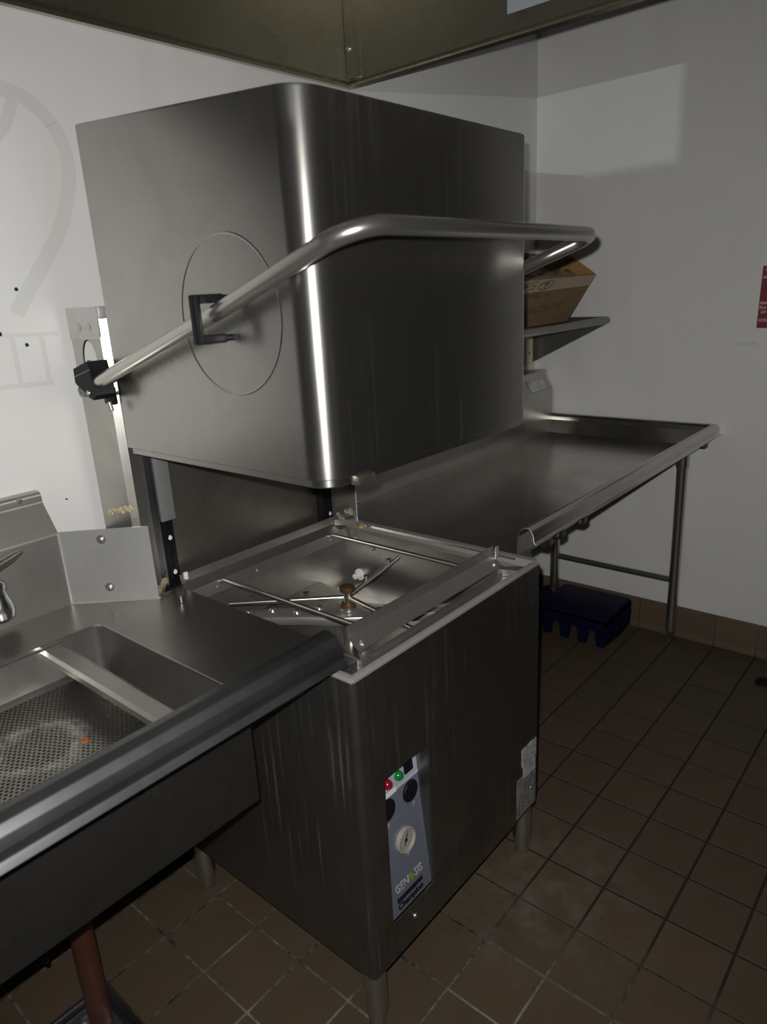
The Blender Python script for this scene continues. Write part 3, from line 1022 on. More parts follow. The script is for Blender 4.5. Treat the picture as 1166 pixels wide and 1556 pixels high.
# black pivot blocks clamping the tube ends
for sgn, px in ((-1, -0.206), (1, 0.497)):
    base = -0.1705 if sgn < 0 else 0.5265
    bm = bmesh.new()
    a, b = (px - 0.0155, base + 0.0) if sgn < 0 else (px - 0.0, px + 0.03)
    if sgn > 0:
        a, b = base, px + 0.055
    poly = [(0.724, 1.330), (0.664, 1.346), (0.657, 1.318), (0.650, 1.280), (0.662, 1.270), (0.680, 1.275), (0.726, 1.303)]
    add_prism(bm, 'x', poly, min(a, b - 0.012), max(a, b) - 0.008 if sgn < 0 else max(a, b))
    pb = finish('pivot_block', bm, M['black'], DW)
    box('pivot_foot', (base - 0.012 if sgn < 0 else base, base if sgn < 0 else base + 0.012, 0.662, 0.695, 1.255, 1.290), M['black'], pb, 0.002)
    if sgn < 0:
        prism('clamp_line', 'x', [(0.725, 1.313), (0.6565, 1.330), (0.6565, 1.3315), (0.725, 1.3145)], px - 0.016, px - 0.0155, M['grey'], pb)
        for (yy, zz) in ((0.708, 1.331), (0.674, 1.340)):
            lathe('clamp_bolt', [(0.007, 0), (0.007, 0.004), (0.0045, 0.005), (0.0045, 0.009), (0, 0.010)], (px - 0.006, yy, zz - 0.002), M['bolt'], pb, (0, -0.27, 0.96), 10)
        bolt('clamp_bolt', (px - 0.0155, 0.676, 1.284), (-1, 0, 0), 0.006, M['bolt'], pb)
        tube('spring_end', [(px + 0.012, 0.655, 1.262), (px + 0.012, 0.650, 1.246)], 0.005, M['bolt'], pb, 8)
        lathe('tube_end_cap', [(0.0135, 0), (0.013, 0.006), (0.008, 0.011), (0, 0.012)], (px, 0.722, 1.285), M['plate'], pb, (0, 1, -0.3), 14)

# recessed, leaning control panel
CP0, CP1 = Vector((0, 0.0535, 0.2375)), Vector((0, 0.0855, 0.587))
vdir = (CP1 - CP0).normalized()
cn = Vector((0, -vdir.z, vdir.y))          # towards the room


def cp(x, z, out=0.0):
    t = (z - CP0.z) / (CP1.z - CP0.z)
    p = CP0 + (CP1 - CP0) * t
    return Vector((x, p.y, p.z)) + cn * out


def cp_plate(name, x0, x1, z0, z1, out, th, mat, parent):
    bm = bmesh.new()
    q = [cp(x0, z0, out), cp(x1, z0, out), cp(x1, z1, out), cp(x0, z1, out)]
    A = [bm.verts.new(p) for p in q]
    B = [bm.verts.new(p - cn * th) for p in q]
    bm.faces.new(A)
    bm.faces.new(list(reversed(B)))
    for i in range(4):
        bm.faces.new((A[i], B[i], B[(i + 1) % 4], A[(i + 1) % 4]))
    return finish(name, bm, mat, parent)


fascia = cp_plate('control_panel', -0.125, 0.0285, 0.2375, 0.587, 0.0, 0.002, M['ctrl'], DW)
bm = bmesh.new()
for xx in (-0.1085, 0.0275):
    A = [(xx, Y0 + 0.002, 0.239), (xx, 0.052, 0.239), (xx, 0.0875, 0.586), (xx, Y0 + 0.002, 0.586)]
    va = [bm.verts.new(p) for p in A]
    vb = [bm.verts.new((p[0] + 0.0012, p[1], p[2])) for p in A]
    bm.faces.new(va)
    bm.faces.new(list(reversed(vb)))
    for i in range(4):
        bm.faces.new((va[i], vb[i], vb[(i + 1) % 4], va[(i + 1) % 4]))
add_box(bm, -0.125, 0.0285, Y0 + 0.002, 0.088, 0.5845, 0.586)
finish('panel_recess', bm, M['front'], DW)
cp_plate('indicator_strip', -0.125, 0.0283, 0.5065, 0.586, 0.001, 0.001, M['ctrlbar'], fascia)
cp_plate('white_line', -0.10, -0.042, 0.503, 0.512, 0.0018, 0.001, M['white'], fascia)
cp_plate('grey_line', -0.042, 0.0283, 0.505, 0.509, 0.0018, 0.001, M['silver'], fascia)
for nm, xx, mm in (('red_indicator_light', -0.0665, 'red'), ('green_indicator_light', -0.033, 'green')):
    p = cp(xx, 0.5325)
    il = lathe(nm, [(0.0105, 0.001), (0.0105, 0.004), (0.009, 0.009), (0.005, 0.0125), (0, 0.0135)], p, M[mm], fascia, cn, 16)
    il['label'] = nm.replace('_', ' ')
cp_plate('power_switch', -0.0135, 0.0125, 0.5225, 0.5445, 0.004, 0.004, M['black'], fascia)
for xx in (-0.0015, -0.0735):
    lathe('dial_knob', [(0.0235, 0.0), (0.0235, 0.0012), (0.0205, 0.002), (0.0195, 0.0035), (0, 0.003)], cp(xx, 0.4775), M['black'], fascia, cn, 24)
ga = lathe('pressure_gauge', [(0.0275, 0.0), (0.0275, 0.007), (0.0255, 0.009), (0.023, 0.0075), (0.0225, 0.004), (0, 0.004)], cp(-0.037, 0.387), M['dial'], fascia, cn, 28)
g0 = cp(-0.037, 0.387, 0.0046)
bm = bmesh.new()
add_tube(bm, [g0 + Vector((-0.006, 0, 0)) - vdir * 0.010, g0 + Vector((0.007, 0, 0)) + vdir * 0.012], 0.0011, 5)
add_lathe(bm, [(0.004, 0), (0.004, 0.001), (0, 0.0015)], g0, cn, 10)
for k in range(11):
    a = math.radians(-130 + 26 * k)
    q = Vector((math.sin(a), 0, 0)) + vdir * math.cos(a)
    add_tube(bm, [g0 + q * 0.0165, g0 + q * 0.0195], 0.0005, 4)
finish('gauge_needle', bm, M['ink'], ga)
text_mesh('lettering', 'GEN', 0.027, cp(-0.083, 0.294, 0.0006), (1, 0, 0), vdir, M['silver'], fascia, 0.0004, 0.041, 'LEFT')
text_mesh('lettering', 'SIS', 0.027, cp(-0.021, 0.294, 0.0006), (1, 0, 0), vdir, M['silver'], fascia, 0.0004, 0.024, 'LEFT')
bm = bmesh.new()
P = [(-0.0395, 0.300), (-0.033, 0.304), (-0.0245, 0.297), (-0.0235, 0.288), (-0.029, 0.283), (-0.037, 0.288)]
f = [bm.verts.new(cp(x, z, 0.001)) for x, z in P]
bk2 = [bm.verts.new(cp(x, z, 0.0002)) for x, z in P]
bm.faces.new(f)
for i in range(len(P)):
    bm.faces.new((f[i], bk2[i], bk2[(i + 1) % len(P)], f[(i + 1) % len(P)]))
finish('leaf_emblem', bm, M['leaf'], fascia)
cp_plate('black_bar', -0.081, 0.0015, 0.2625, 0.2735, 0.0006, 0.0005, M['ink'], fascia)
text_mesh('lettering', 'Champion', 0.0185, cp(-0.040, 0.2525, 0.0006), (1, 0, 0), vdir, M['ink'], fascia, 0.0004, 0.081, bold=0.0009)
for xx, zz in ((0.004, 0.444), (-0.076, 0.444), (-0.032, 0.348)):
    text_mesh('icon', '//', 0.012, cp(xx, zz, 0.0006), (1, 0, 0), vdir, M['silver'], fascia, 0.0002)
# data plates riveted to the front panel, lower right
pl1 = box('data_plate', (0.373, 0.465, Y0 - 0.0012, Y0, 0.160, 0.272), M['plateprint'], DW)
bolt('rivet', (0.440, Y0 - 0.001, 0.214), (0, -1, 0), 0.004, M['bolt'], pl1)
pl2 = box('data_plate', (0.404, 0.463, Y0 - 0.0016, Y0, 0.262, 0.318), M['labelprint'], DW)
pl2['label'] = 'white printed sticker'
pl3 = box('data_plate', (0.397, 0.466, Y0 - 0.0020, Y0, 0.300, 0.350), M['labelprint'], DW)
pl3['label'] = 'pale printed sticker'
# four bullet feet
for (fx, fy) in ((X0 + 0.027, Y0 + 0.027), (X1 - 0.025, Y0 + 0.025), (X0 + 0.025, Y1 - 0.025), (X1 - 0.025, Y1 - 0.025)):
    lg = lathe('leg', [(0.0235, ZB + 0.001), (0.0245, ZB - 0.004), (0.0245, 0.052), (0.0225, 0.034), (0.0195, 0.032), (0.019, 0.028)], (fx, fy, 0), M['leg'], DW, (0, 0, 1), 20)
    lathe('foot', [(0.019, 0.03), (0.0185, 0.006), (0.015, 0.0), (0.0, 0.0)], (fx, fy, 0), M['leg'], lg, (0, 0, 1), 20)

# ------------------------------------------------------------------ table profiles
RIM = [(0.128, 0.830), (0.124, 0.880), (0.118, 0.893), (0.106, 0.901), (0.092, 0.902), (0.078, 0.897), (0.069, 0.886), (0.065, 0.872), (0.064, 0.860), (0.055, 0.852)]
SPL = [(0.764, 0.830), (0.764, 0.992), (0.811, 1.056), (0.811, 1.079), (0.836, 1.0795)]
DZ = 0.830

# soiled-dish table with the pre-rinse sink
DT = thing('dish_table', (-0.7, 0.44, 0.0), 'stainless soiled dish table with a pre-rinse sink, left of the dishwasher', 'table')
LE = -1.55
BX0, BX1, BY0, BY1 = -0.93, -0.318, 0.190, 0.620
bm = bmesh.new()
for (a, b, c, d) in ((LE, BX0, 0.127, 0.765), (BX1, -0.108, 0.172, 0.640), (BX1, -0.172, 0.640, 0.765), (BX1, -0.172, 0.127, 0.172), (BX0, BX1, 0.127, BY0), (BX0, BX1, BY1, 0.765)):
    add_box(bm, a, b, c, d, DZ - 0.002, DZ)
add_prism(bm, 'y', [(-0.108, DZ), (-0.108, DZ - 0.006), (-0.110, DZ - 0.006), (-0.110, DZ - 0.002)], 0.172, 0.640)
finish('deck', bm, M['table'], DT)
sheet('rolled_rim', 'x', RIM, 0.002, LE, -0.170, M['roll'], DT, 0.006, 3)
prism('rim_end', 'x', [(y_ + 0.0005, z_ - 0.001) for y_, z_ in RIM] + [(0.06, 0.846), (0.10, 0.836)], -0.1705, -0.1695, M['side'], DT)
sheet('backsplash', 'x', SPL, -0.002, LE, -0.299, M['splash'], DT, 0.010, 4)
bolt('splash_screw', (-0.345, 0.811, 1.070), (0, -1, 0), 0.006, M['bolt'], DT)
# two-piece angled filler plate from the splash to the machine post
bm = bmesh.new()
a, b = Vector((-0.300, 0.766)), Vector((-0.170, 0.624))
for (s0, s1, o) in ((0.0, 1.0, 0.0), (0.30, 1.0, 0.0028)):
    p, q = a.lerp(b, s0), a.lerp(b, s1)
    nn = Vector((-(b - a).y, (b - a).x)).normalized()
    nn = nn if nn.y < 0 else -nn
    v = [bm.verts.new((r.x + nn.x * oo, r.y + nn.y * oo, z)) for oo in (o, o + 0.0015) for r, z in ((p, DZ), (q, DZ), (q, 0.998), (p, 0.996))]
    for fidx in ((0, 1, 2, 3), (7, 6, 5, 4), (0, 4, 5, 1), (1, 5, 6, 2), (2, 6, 7, 3), (3, 7, 4, 0)):
        bm.faces.new([v[i] for i in fidx])
fp = finish('filler_plate', bm, M['plate'], DT)
fp['label'] = 'matt filler plate with two bolts'
for (s, z) in ((0.47, 0.975), (0.47, 0.865)):
    p = a.lerp(b, s)
    lathe('plate_bolt', [(0.0115, 0), (0.0115, 0.0012), (0.0055, 0.0016), (0.0055, 0.005), (0.003, 0.0065), (0, 0.0065)], (p.x + nn.x * 0.003, p.y + nn.y * 0.003, z), M['bolt'], fp, (nn.x, nn.y, 0), 14)
tube('weld_bead', [(-0.300, 0.7635, DZ), (-0.300, 0.7635, 0.993)], 0.003, M['plate'], DT, 8)
tube('weld_bead', [(-0.300, 0.762, DZ + 0.001), (-0.169, 0.621, DZ + 0.001)], 0.0028, M['rim'], DT, 8)
# sink bowl (open box with rounded upright corners and bottom)
bm = bmesh.new()


def bring(ins, z, rad):
    return [bm.verts.new((x, y, z)) for x, y in rrect(BX0 + ins, BX1 - ins, BY0 + ins, BY1 - ins, (rad,) * 4, 6)]


bz = 0.615
rings = [bring(-0.004, DZ + 0.0004, 0.022), bring(0.0, DZ - 0.002, 0.020), bring(0.0, bz + 0.02, 0.020), bring(0.006, bz + 0.006, 0.02), bring(0.02, bz, 0.012)]
for p, q in zip(rings, rings[1:]):
    for k in range(len(p)):
        bm.faces.new((p[k], q[k], q[(k + 1) % len(p)], p[(k + 1) % len(p)]))
bm.faces.new(list(reversed(rings[-1])))
finish('sink_bowl', bm, M['bowl'], DT)
bm = bmesh.new()


def bring2(o, z):
    return [bm.verts.new((x, y, z)) for x, y in rrect(BX0 - o, BX1 + o, BY0 - o, BY1 + o, (0.008,) * 4, 4)]


rings = [bring2(0.022, 0.775), bring2(0.022, 0.610), bring2(0.012, 0.603), bring2(-0.02, 0.602)]
for p, q in zip(rings, rings[1:]):
    for k in range(len(p)):
        bm.faces.new((p[k], q[k], q[(k + 1) % len(p)], p[(k + 1) % len(p)]))
bm.faces.new(rings[-1])
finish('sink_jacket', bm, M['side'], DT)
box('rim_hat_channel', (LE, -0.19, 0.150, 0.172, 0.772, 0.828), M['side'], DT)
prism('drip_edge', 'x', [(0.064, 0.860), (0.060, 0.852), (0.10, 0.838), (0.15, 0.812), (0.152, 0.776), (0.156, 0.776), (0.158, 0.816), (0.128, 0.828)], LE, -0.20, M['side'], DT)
# waste pipe and lever below the bowl
lathe('waste_outlet', [(0.0, 0.603), (0.045, 0.603), (0.045, 0.585), (0.030, 0.56), (0.0, 0.56)], (-0.522, 0.50, 0), M['side'], DT)
tube('drain_pipe', [(-0.522, 0.50, 0.575), (-0.522, 0.50, 0.02)], 0.0225, M['pipe'], DT, 18)
bm = bmesh.new()
add_tube(bm, [(-0.60, 0.46, 0.56), (-0.6215, 0.452, 0.43), (-0.612, 0.448, 0.345), (-0.606, 0.446, 0.320)], 0.01, 8, True, [0.008, 0.010, 0.011, 0.004])
finish('waste_lever', bm, M['black'], DT)
for (fx, fy) in ((-1.5, 0.17), (-1.5, 0.72)):
    lathe('leg', [(0.0205, DZ - 0.004), (0.0205, 0.05), (0.014, 0.03), (0.012, 0.0), (0, 0)], (fx, fy, 0), M['leg'], DT)

# perforated scrap basket hanging in the sink
SB = thing('scrap_basket', (-0.60, 0.395, 0.75), 'perforated steel scrap basket with a white lime ring, inside the sink', 'basket')
px0, px1, py0, py1, pz = -0.90, -0.382, 0.215, 0.590, 0.750
pitch = 0.0088
verts, faces = [], []
NX, NY = int((px1 - px0) / pitch), int((py1 - py0) / (pitch * 0.87))
ox, oy, oz = SB['org']
hr = pitch * 0.35
ry = (py1 - py0) / NY
angs = [math.radians(22.5 + 45 * k) for k in range(8)]
for j in range(NY):
    sh = 0.5 * pitch if j % 2 else 0.0
    for i in range(NX):
        cx = px0 + (i + 0.5) * pitch + sh
        cy = py0 + (j + 0.5) * ry
        hx, hy = pitch / 2, ry / 2
        outer = [(hx, hy * .41), (hx * .41, hy), (-hx * .41, hy), (-hx, hy * .41), (-hx, -hy * .41), (-hx * .41, -hy), (hx * .41, -hy), (hx, -hy * .41)]
        corner = [(hx, hy), (-hx, hy), (-hx, -hy), (hx, -hy)]
        b0 = len(verts)
        for a_, b_ in outer:
            verts.append((cx + a_ - ox, cy + b_ - oy, pz - oz))
        for a_ in angs:
            verts.append((cx + hr * math.cos(a_) - ox, cy + hr * math.sin(a_) - oy, pz - oz))
        for a_ in angs:
            verts.append((cx + hr * 1.05 * math.cos(a_) - ox, cy + hr * 1.05 * math.sin(a_) - oy, pz - 0.002 - oz))
        for a_, b_ in corner:
            verts.append((cx + a_ - ox, cy + b_ - oy, pz - oz))
        for k in range(8):
            k2 = (k + 1) % 8
            faces.append((b0 + k, b0 + k2, b0 + 8 + k2, b0 + 8 + k))
            faces.append((b0 + 8 + k, b0 + 8 + k2, b0 + 16 + k2, b0 + 16 + k))
        for q, (k, k2) in enumerate(((0, 1), (2, 3), (4, 5), (6, 7))):
            faces.append((b0 + k2, b0 + k, b0 + 24 + q))
me = bpy.data.meshes.new('perforated_base')
me.from_pydata(verts, [], faces)
me.materials.append(M['tray'])
po = bpy.data.objects.new('perforated_base', me)
COL.objects.link(po)
po.parent = SB
po['org'] = SB['org']
# walls: back with a coved foot, front, left, right; the right one carries the flat guide strip
sheet('basket_wall', 'x', [(0.590, 0.750), (0.604, 0.756), (0.612, 0.776), (0.614, 0.822)], 0.0015, px0, -0.380, M['bowl'], SB)
sheet('basket_wall', 'x', [(0.215, 0.750), (0.203, 0.756), (0.199, 0.776), (0.197, 0.822)], -0.0015, px0, -0.380, M['bowl'], SB)
sheet('basket_wall', 'y', [(px1, 0.750), (px1 - 0.004, 0.80), (-0.398, 0.817)], -0.0015, 0.20, 0.614, M['bowl'], SB)
sheet('basket_wall', 'y', [(px0, 0.750), (px0 - 0.01, 0.760), (px0 - 0.014, 0.826)], 0.0015, 0.20, 0.614, M['bowl'], SB)
sheet('guide_strip', 'y', [(-0.438, 0.806), (-0.437, 0.816), (-0.432, 0.820), (-0.404, 0.820), (-0.398, 0.817), (-0.394, 0.806)], 0.002, 0.196, 0.616, M['table'], SB)
bm = bmesh.new()
random.seed(11)
for (dx, dy, r) in ((0, 0, 0.006), (0.006, 0.004, 0.005), (-0.004, 0.006, 0.004), (0.004, -0.005, 0.004)):
    add_lathe(bm, [(r, 0), (r * 0.6, 0.0012), (0, 0.0015)], (-0.490 + dx, 0.377 + dy, 0.7502), (0, 0, 1), 9)
rs = finish('rust_spot', bm, M['rustspot'], SB)

# wall-mounted faucet at the left edge
FA = thing('faucet', (-0.466, 0.764, 0.93), 'chrome sink faucet with a dark lever handle at the left edge', 'faucet')
lathe('valve_bonnet', [(0.0, 0.876), (0.017, 0.877), (0.0255, 0.884), (0.0275, 0.896), (0.026, 0.910), (0.021, 0.923), (0.0185, 0.934), (0.0185, 0.938), (0.020, 0.940), (0.020, 0.952), (0.014, 0.957), (0.008, 0.960), (0.008, 0.972), (0, 0.973)], (-0.4655, 0.700, 0), M['chrome'], FA, (0, 0, 1), 22)
bm = bmesh.new()
add_tube(bm, [(-0.53, 0.700, 0.972), (-0.4655, 0.700, 0.974), (-0.425, 0.700, 0.982), (-0.402, 0.700, 0.987)], 0.01, 12, True, [0.007, 0.012, 0.0095, 0.004])
for v in bm.verts:
    v.co.z = 0.982 + (v.co.z - 0.976) * 0.95 + (v.co.x + 0.4655) * 0.12
lv = finish('lever_handle', bm, M['panel'], FA)
lathe('index_button', [(0.006, 0), (0.006, 0.002), (0, 0.003)], (-0.4655, 0.700, 0.982), M['blue'], lv, (0, -0.3, 1), 10)
tube('supply_arm', [(-0.4655, 0.703, 0.905), (-0.4655, 0.755, 0.905)], 0.014, M['chrome'], FA, 14)
lathe('wall_flange', [(0.028, 0), (0.026, 0.006), (0.016, 0.010), (0.0, 0.010)], (-0.4655, 0.7635, 0.905), M['chrome'], FA, (0, -1, 0), 20)
tube('body_bar', [(-0.4655, 0.700, 0.905), (-0.70, 0.700, 0.905)], 0.014, M['chrome'], FA, 14)

# ------------------------------------------------------------------ clean-dish table
CT = thing('dish_table', (1.2, 0.42, 0.0), 'stainless clean dish table on tube legs, right of the dishwasher against the right wall', 'table')
RE = 1.856                                   # inner foot of the end riser
bm = bmesh.new()
add_box(bm, 0.478, RE, 0.100, 0.745, DZ - 0.008, DZ - 0.006)
add_prism(bm, 'y', [(0.478, DZ - 0.006), (0.464, DZ - 0.006), (0.458, DZ - 0.004), (0.456, DZ - 0.012), (0.459, DZ - 0.012), (0.466, DZ - 0.008), (0.478, DZ - 0.008)], 0.100, 0.66)
finish('deck', bm, M['clean'], CT)
dzc = DZ - 0.006
# rim swept along the front and up the right-hand end, mitred at the corner
prof = [(o_, z_) for o_, z_ in [(0.0, dzc), (-0.002, 0.876), (-0.007, 0.889), (-0.017, 0.898), (-0.028, 0.9005), (-0.036, 0.894), (-0.041, 0.882), (-0.042, 0.868), (-0.050, 0.862)]]
pf = fillet([(a_, b_, 0) for a_, b_ in prof], 0.006, 3)
closed = offset_sheet([(p.x, p.y) for p in pf], -0.002)
bm = bmesh.new()
yf = 0.102
endw = 0.66                                  # the end rim is narrower: it is squeezed against the wall
sec = []
for (kind) in ('start', 'corner', 'end'):
    row = []
    for (o_, z_) in closed:
        if kind == 'start':
            row.append(bm.verts.new((0.470, yf + o_, z_)))
        elif kind == 'corner':
            row.append(bm.verts.new((RE - o_ * endw - max(0.0, 0.876 - z_) * 0.40 * (o_ > -0.003), yf + o_, z_)))
        else:
            row.append(bm.verts.new((RE - o_ * endw - max(0.0, 0.876 - z_) * 0.40 * (o_ > -0.003), 0.748, z_)))
    sec.append(row)
for a_, b_ in zip(sec, sec[1:]):
    for k in range(len(a_)):
        bm.faces.new((a_[k], a_[(k + 1) % len(a_)], b_[(k + 1) % len(a_)], b_[k]))
for row, rev in ((sec[0], False), (sec[-1], True)):
    f = bm.faces.new(row if not rev else list(reversed(row)))
    bmesh.ops.triangulate(bm, faces=[f])
finish('rolled_rim', bm, M['clean'], CT)
spl2 = [(0.744, dzc), (0.744, 1.006), (0.775, 1.056), (0.775, 1.086), (0.836, 1.0865)]
sheet('backsplash', 'x', spl2, -0.002, 0.60, 1.874, M['splash'], CT, 0.006, 4)
lb = bmesh.new()
A = [lb.verts.new((x, y, z)) for x, y, z in ((1.70, 0.7455, 1.011), (1.83, 0.7455, 1.011), (1.83, 0.7705, 1.051), (1.70, 0.7705, 1.051))]
B = [lb.verts.new((v.co.x, v.co.y - 0.0012, v.co.z + 0.0008)) for v in A]
lb.faces.new(A)
lb.faces.new(B)
for i in range(4):
    lb.faces.new((A[i], A[(i + 1) % 4], B[(i + 1) % 4], B[i]))
finish('maker_label', lb, M['stickerprint'], CT)
bolt('splash_screw', (1.80, 0.775, 1.073), (0, -1, 0), 0.005, M['bolt'], CT)
bolt('splash_screw', (0.606, 0.740, dzc + 0.006), (0, -1, 0.2), 0.006, M['bolt'], CT)
# angled filler plate on the machine side
bm = bmesh.new()
pa, pb_ = Vector((0.478, 0.628)), Vector((0.612, 0.750))
nn2 = Vector((0.67, -0.74)) * 0.002
add_prism(bm, 'z', [(pa.x, pa.y), (pb_.x, pb_.y), (pb_.x + nn2.x, pb_.y + nn2.y), (pa.x + nn2.x, pa.y + nn2.y)], dzc, 0.998)
finish('filler_plate', bm, M['plate'], CT)
# stiffening channels, gussets, legs with bullet feet and cross rail
box('stiffener_channel', (0.62, 1.83, 0.15, 0.19, 0.786, 0.821), M['side'], CT, 0.003)
box('stiffener_channel', (0.62, 1.83, 0.66, 0.70, 0.786, 0.821), M['side'], CT, 0.003)
box('stiffener_channel', (1.795, 1.845, 0.15, 0.70, 0.780, 0.821), M['side'], CT, 0.004)
box('stiffener_channel', (0.655, 0.705, 0.125, 0.70, 0.780, 0.821), M['side'], CT, 0.004)
for b_ in ((0.66, 0.70, 0.090, 0.128, 0.808, 0.834), (0.79, 0.83, 0.090, 0.128, 0.808, 0.834), (1.825, 1.862, 0.086, 0.128, 0.812, 0.838)):
    box('channel_end', b_, M['side'], CT, 0.008, 3)
for (fx, fy, nm) in ((1.819, 0.163, ''), (1.819, 0.690, '')):
    lg = lathe('leg', [(0.0, 0.80), (0.0245, 0.80), (0.0245, 0.738), (0.0205, 0.736), (0.0205, 0.045), (0.016, 0.040), (0.015, 0.036)], (fx, fy, 0), M['leg'], CT, (0, 0, 1), 22)
    lathe('foot', [(0.015, 0.042), (0.014, 0.030), (0.007, 0.022), (0.006, 0.0), (0, 0)], (fx, fy, 0), M['leg'], lg, (0, 0, 1), 16)
tube('cross_rail', [(1.819, 0.685, 0.268), (1.819, 0.168, 0.268)], 0.013, M['leg'], CT, 14)

# ------------------------------------------------------------------ wall shelf with a box on it
SH = thing('wall_shelf', (1.35, WY, 1.28), 'stainless wall shelf with a rolled front edge, above the clean dish table', 'shelf')
sx0, sx1, sy = 0.62, 1.868, 0.500
box('shelf_board', (sx0, sx1 - 0.012, sy + 0.008, WY - 0.001, 1.272, 1.275), M['shelf'], SH)
tube('rolled_edge', fillet([(sx0, sy, 1.288), (sx1 - 0.008, sy, 1.288), (sx1 - 0.008, WY - 0.002, 1.288)], 0.02, 6), 0.014, M['shelf'], SH, 14)
for bx in (sx1 - 0.012, sx0 + 0.06):
    prism('bracket', 'x', [(sy + 0.004, 1.273), (WY - 0.001, 1.273), (WY - 0.001, 1.114)], bx - 0.003, bx, M['shelf'], SH)
cl = prism('wall_cleat', 'z', [(1.775, WY), (1.775, 0.815), (1.825, 0.815), (1.825, 0.824), (1.845, 0.824), (1.845, WY)], 1.112, 1.262, M['cleat'], SH)
lathe('cleat_nail', [(0.006, 0), (0.004, 0.001), (0, 0.0012)], (1.80, 0.815, 1.16), M['ink'], cl, (0, -1, 0), 10)

BXL = thing('cardboard_box', (1.5, 0.68, 1.289), 'open brown cardboard box with scribbled writing, on the wall shelf', 'box')
zb = 1.303
bot = [(1.18, 0.560), (1.628, 0.560), (1.628, 0.800), (1.18, 0.800)]
top = [(1.14, 0.512), (1.757, 0.512), (1.765, 0.620), (1.14, 0.790)]
zt = [1.462, 1.462, 1.535, 1.573]
bz_ = [1.303, 1.303, 1.303, 1.303]


def wall_piece(name, i, j, mat, parent, th=0.004, hi=1.0, lo=0.0):
    bm = bmesh.new()
    pts = []
    for (k, s) in ((i, lo), (j, lo), (j, hi), (i, hi)):
        pts.append(Vector((bot[k][0] + (top[k][0] - bot[k][0]) * s, bot[k][1] + (top[k][1] - bot[k][1]) * s, zb + (zt[k] - zb) * s)))
    nrm = (pts[1] - pts[0]).cross(pts[3] - pts[0]).normalized()
    A = [bm.verts.new(p) for p in pts]
    B = [bm.verts.new(p - nrm * th) for p in pts]
    bm.faces.new(A)
    bm.faces.new(list(reversed(B)))
    for k in range(4):
        bm.faces.new((A[k], B[k], B[(k + 1) % 4], A[(k + 1) % 4]))
    return finish(name, bm, mat, parent)


def fp_(s, t, out=0.0012):                  # a point on the front wall: s across, t up
    a_ = Vector((1.28, bot[0][1], zb)).lerp(Vector((bot[1][0], bot[1][1], zb)), s)
    b_ = Vector((1.25, top[0][1], zt[0])).lerp(Vector((top[1][0], top[1][1], zt[1])), s)
    p = a_.lerp(b_, t)
    n_ = Vector((1, 0, 0)).cross(b_ - a_).normalized()
    return p + n_ * out


fw_ = wall_piece('front_side', 0, 1, M['card'], BXL)
wall_piece('right_side', 1, 2, M['cardin'], BXL)
wall_piece('back_side', 2, 3, M['cardback'], BXL)
wall_piece('left_side', 3, 0, M['card'], BXL)
bm = bmesh.new()
v = [bm.verts.new((x, y, zb)) for x, y in bot]
w = [bm.verts.new((x, y, zb - 0.004)) for x, y in bot]
bm.faces.new(v)
bm.faces.new(list(reversed(w)))
for k in range(4):
    bm.faces.new((v[k], w[k], w[(k + 1) % 4], v[(k + 1) % 4]))
finish('bottom', bm, M['card'], BXL)
bm = bmesh.new()
q = [fp_(-0.2, 0.68, 0.0008), fp_(1.0, 0.76, 0.0008), fp_(1.0, 0.995, 0.0008), fp_(-0.2, 0.92, 0.0008)]
A = [bm.verts.new(p) for p in q]
B = [bm.verts.new(p + Vector((0, 0.0006, 0))) for p in q]
bm.faces.new(A)
for k in range(4):
    bm.faces.new((A[k], B[k], B[(k + 1) % 4], A[(k + 1) % 4]))
tp = finish('tape', bm, M['tape'], BXL)


def tx(s_, t_):                             # the big letters on the tape
    return fp_(0.265 + (s_ - 0.775) * 2.9, t_ - 0.01)


def oval(cs, ct, rs_, rt_, n=16):
    return [tx(cs + (rs_ + 0.006) * math.cos(2 * math.pi * k / n) + rt_ * 0.22 * math.sin(2 * math.pi * k / n), ct + rt_ * math.sin(2 * math.pi * k / n)) for k in range(n + 1)]


pen = [oval(0.775, 0.835, 0.026, 0.085), [tx(0.766, 0.78), tx(0.782, 0.87)], oval(0.778, 0.862, 0.004, 0.026),
       [tx(0.732, 0.915), tx(0.704, 0.905), tx(0.700, 0.86), tx(0.722, 0.835), tx(0.712, 0.775), tx(0.686, 0.765)],
       [tx(0.690, 0.91), tx(0.662, 0.75)], [tx(0.697, 0.83), tx(0.664, 0.82)],
       [tx(0.655, 0.87), tx(0.672, 0.88), tx(0.630, 0.77)], [tx(0.641, 0.82), tx(0.656, 0.83)]]
strokes('handwriting', pen, 0.0013, M['pen'], tp)
random.seed(21)
pen = []
s = 0.0
while s < 0.70:
    h = random.uniform(0.10, 0.16)
    m = random.choice((0, 1, 2, 3))
    c0 = 0.27 + random.uniform(-0.02, 0.02) + s * 0.22
    if m == 0:
        pen.append([fp_(s + 0.03, c0 + h / 2), fp_(s - 0.01, c0 - h / 2)])
    elif m == 1:
        pen.append([fp_(s + 0.05, c0 + h / 2), fp_(s + 0.01, c0 + h / 2), fp_(s + 0.01, c0), fp_(s + 0.035, c0 - h / 4), fp_(s - 0.01, c0 - h / 2)])
    elif m == 2:
        pen.append([fp_(s - 0.01, c0 + 0.01), fp_(s + 0.035, c0 + 0.03)])
    else:
        pen.append([fp_(s + 0.04, c0 + h / 2), fp_(s, c0), fp_(s + 0.04, c0), fp_(s + 0.02, c0 - h / 2)])
    s += random.uniform(0.05, 0.07)
strokes('handwriting', pen, 0.0009, M['pen'], fw_)
bm = bmesh.new()
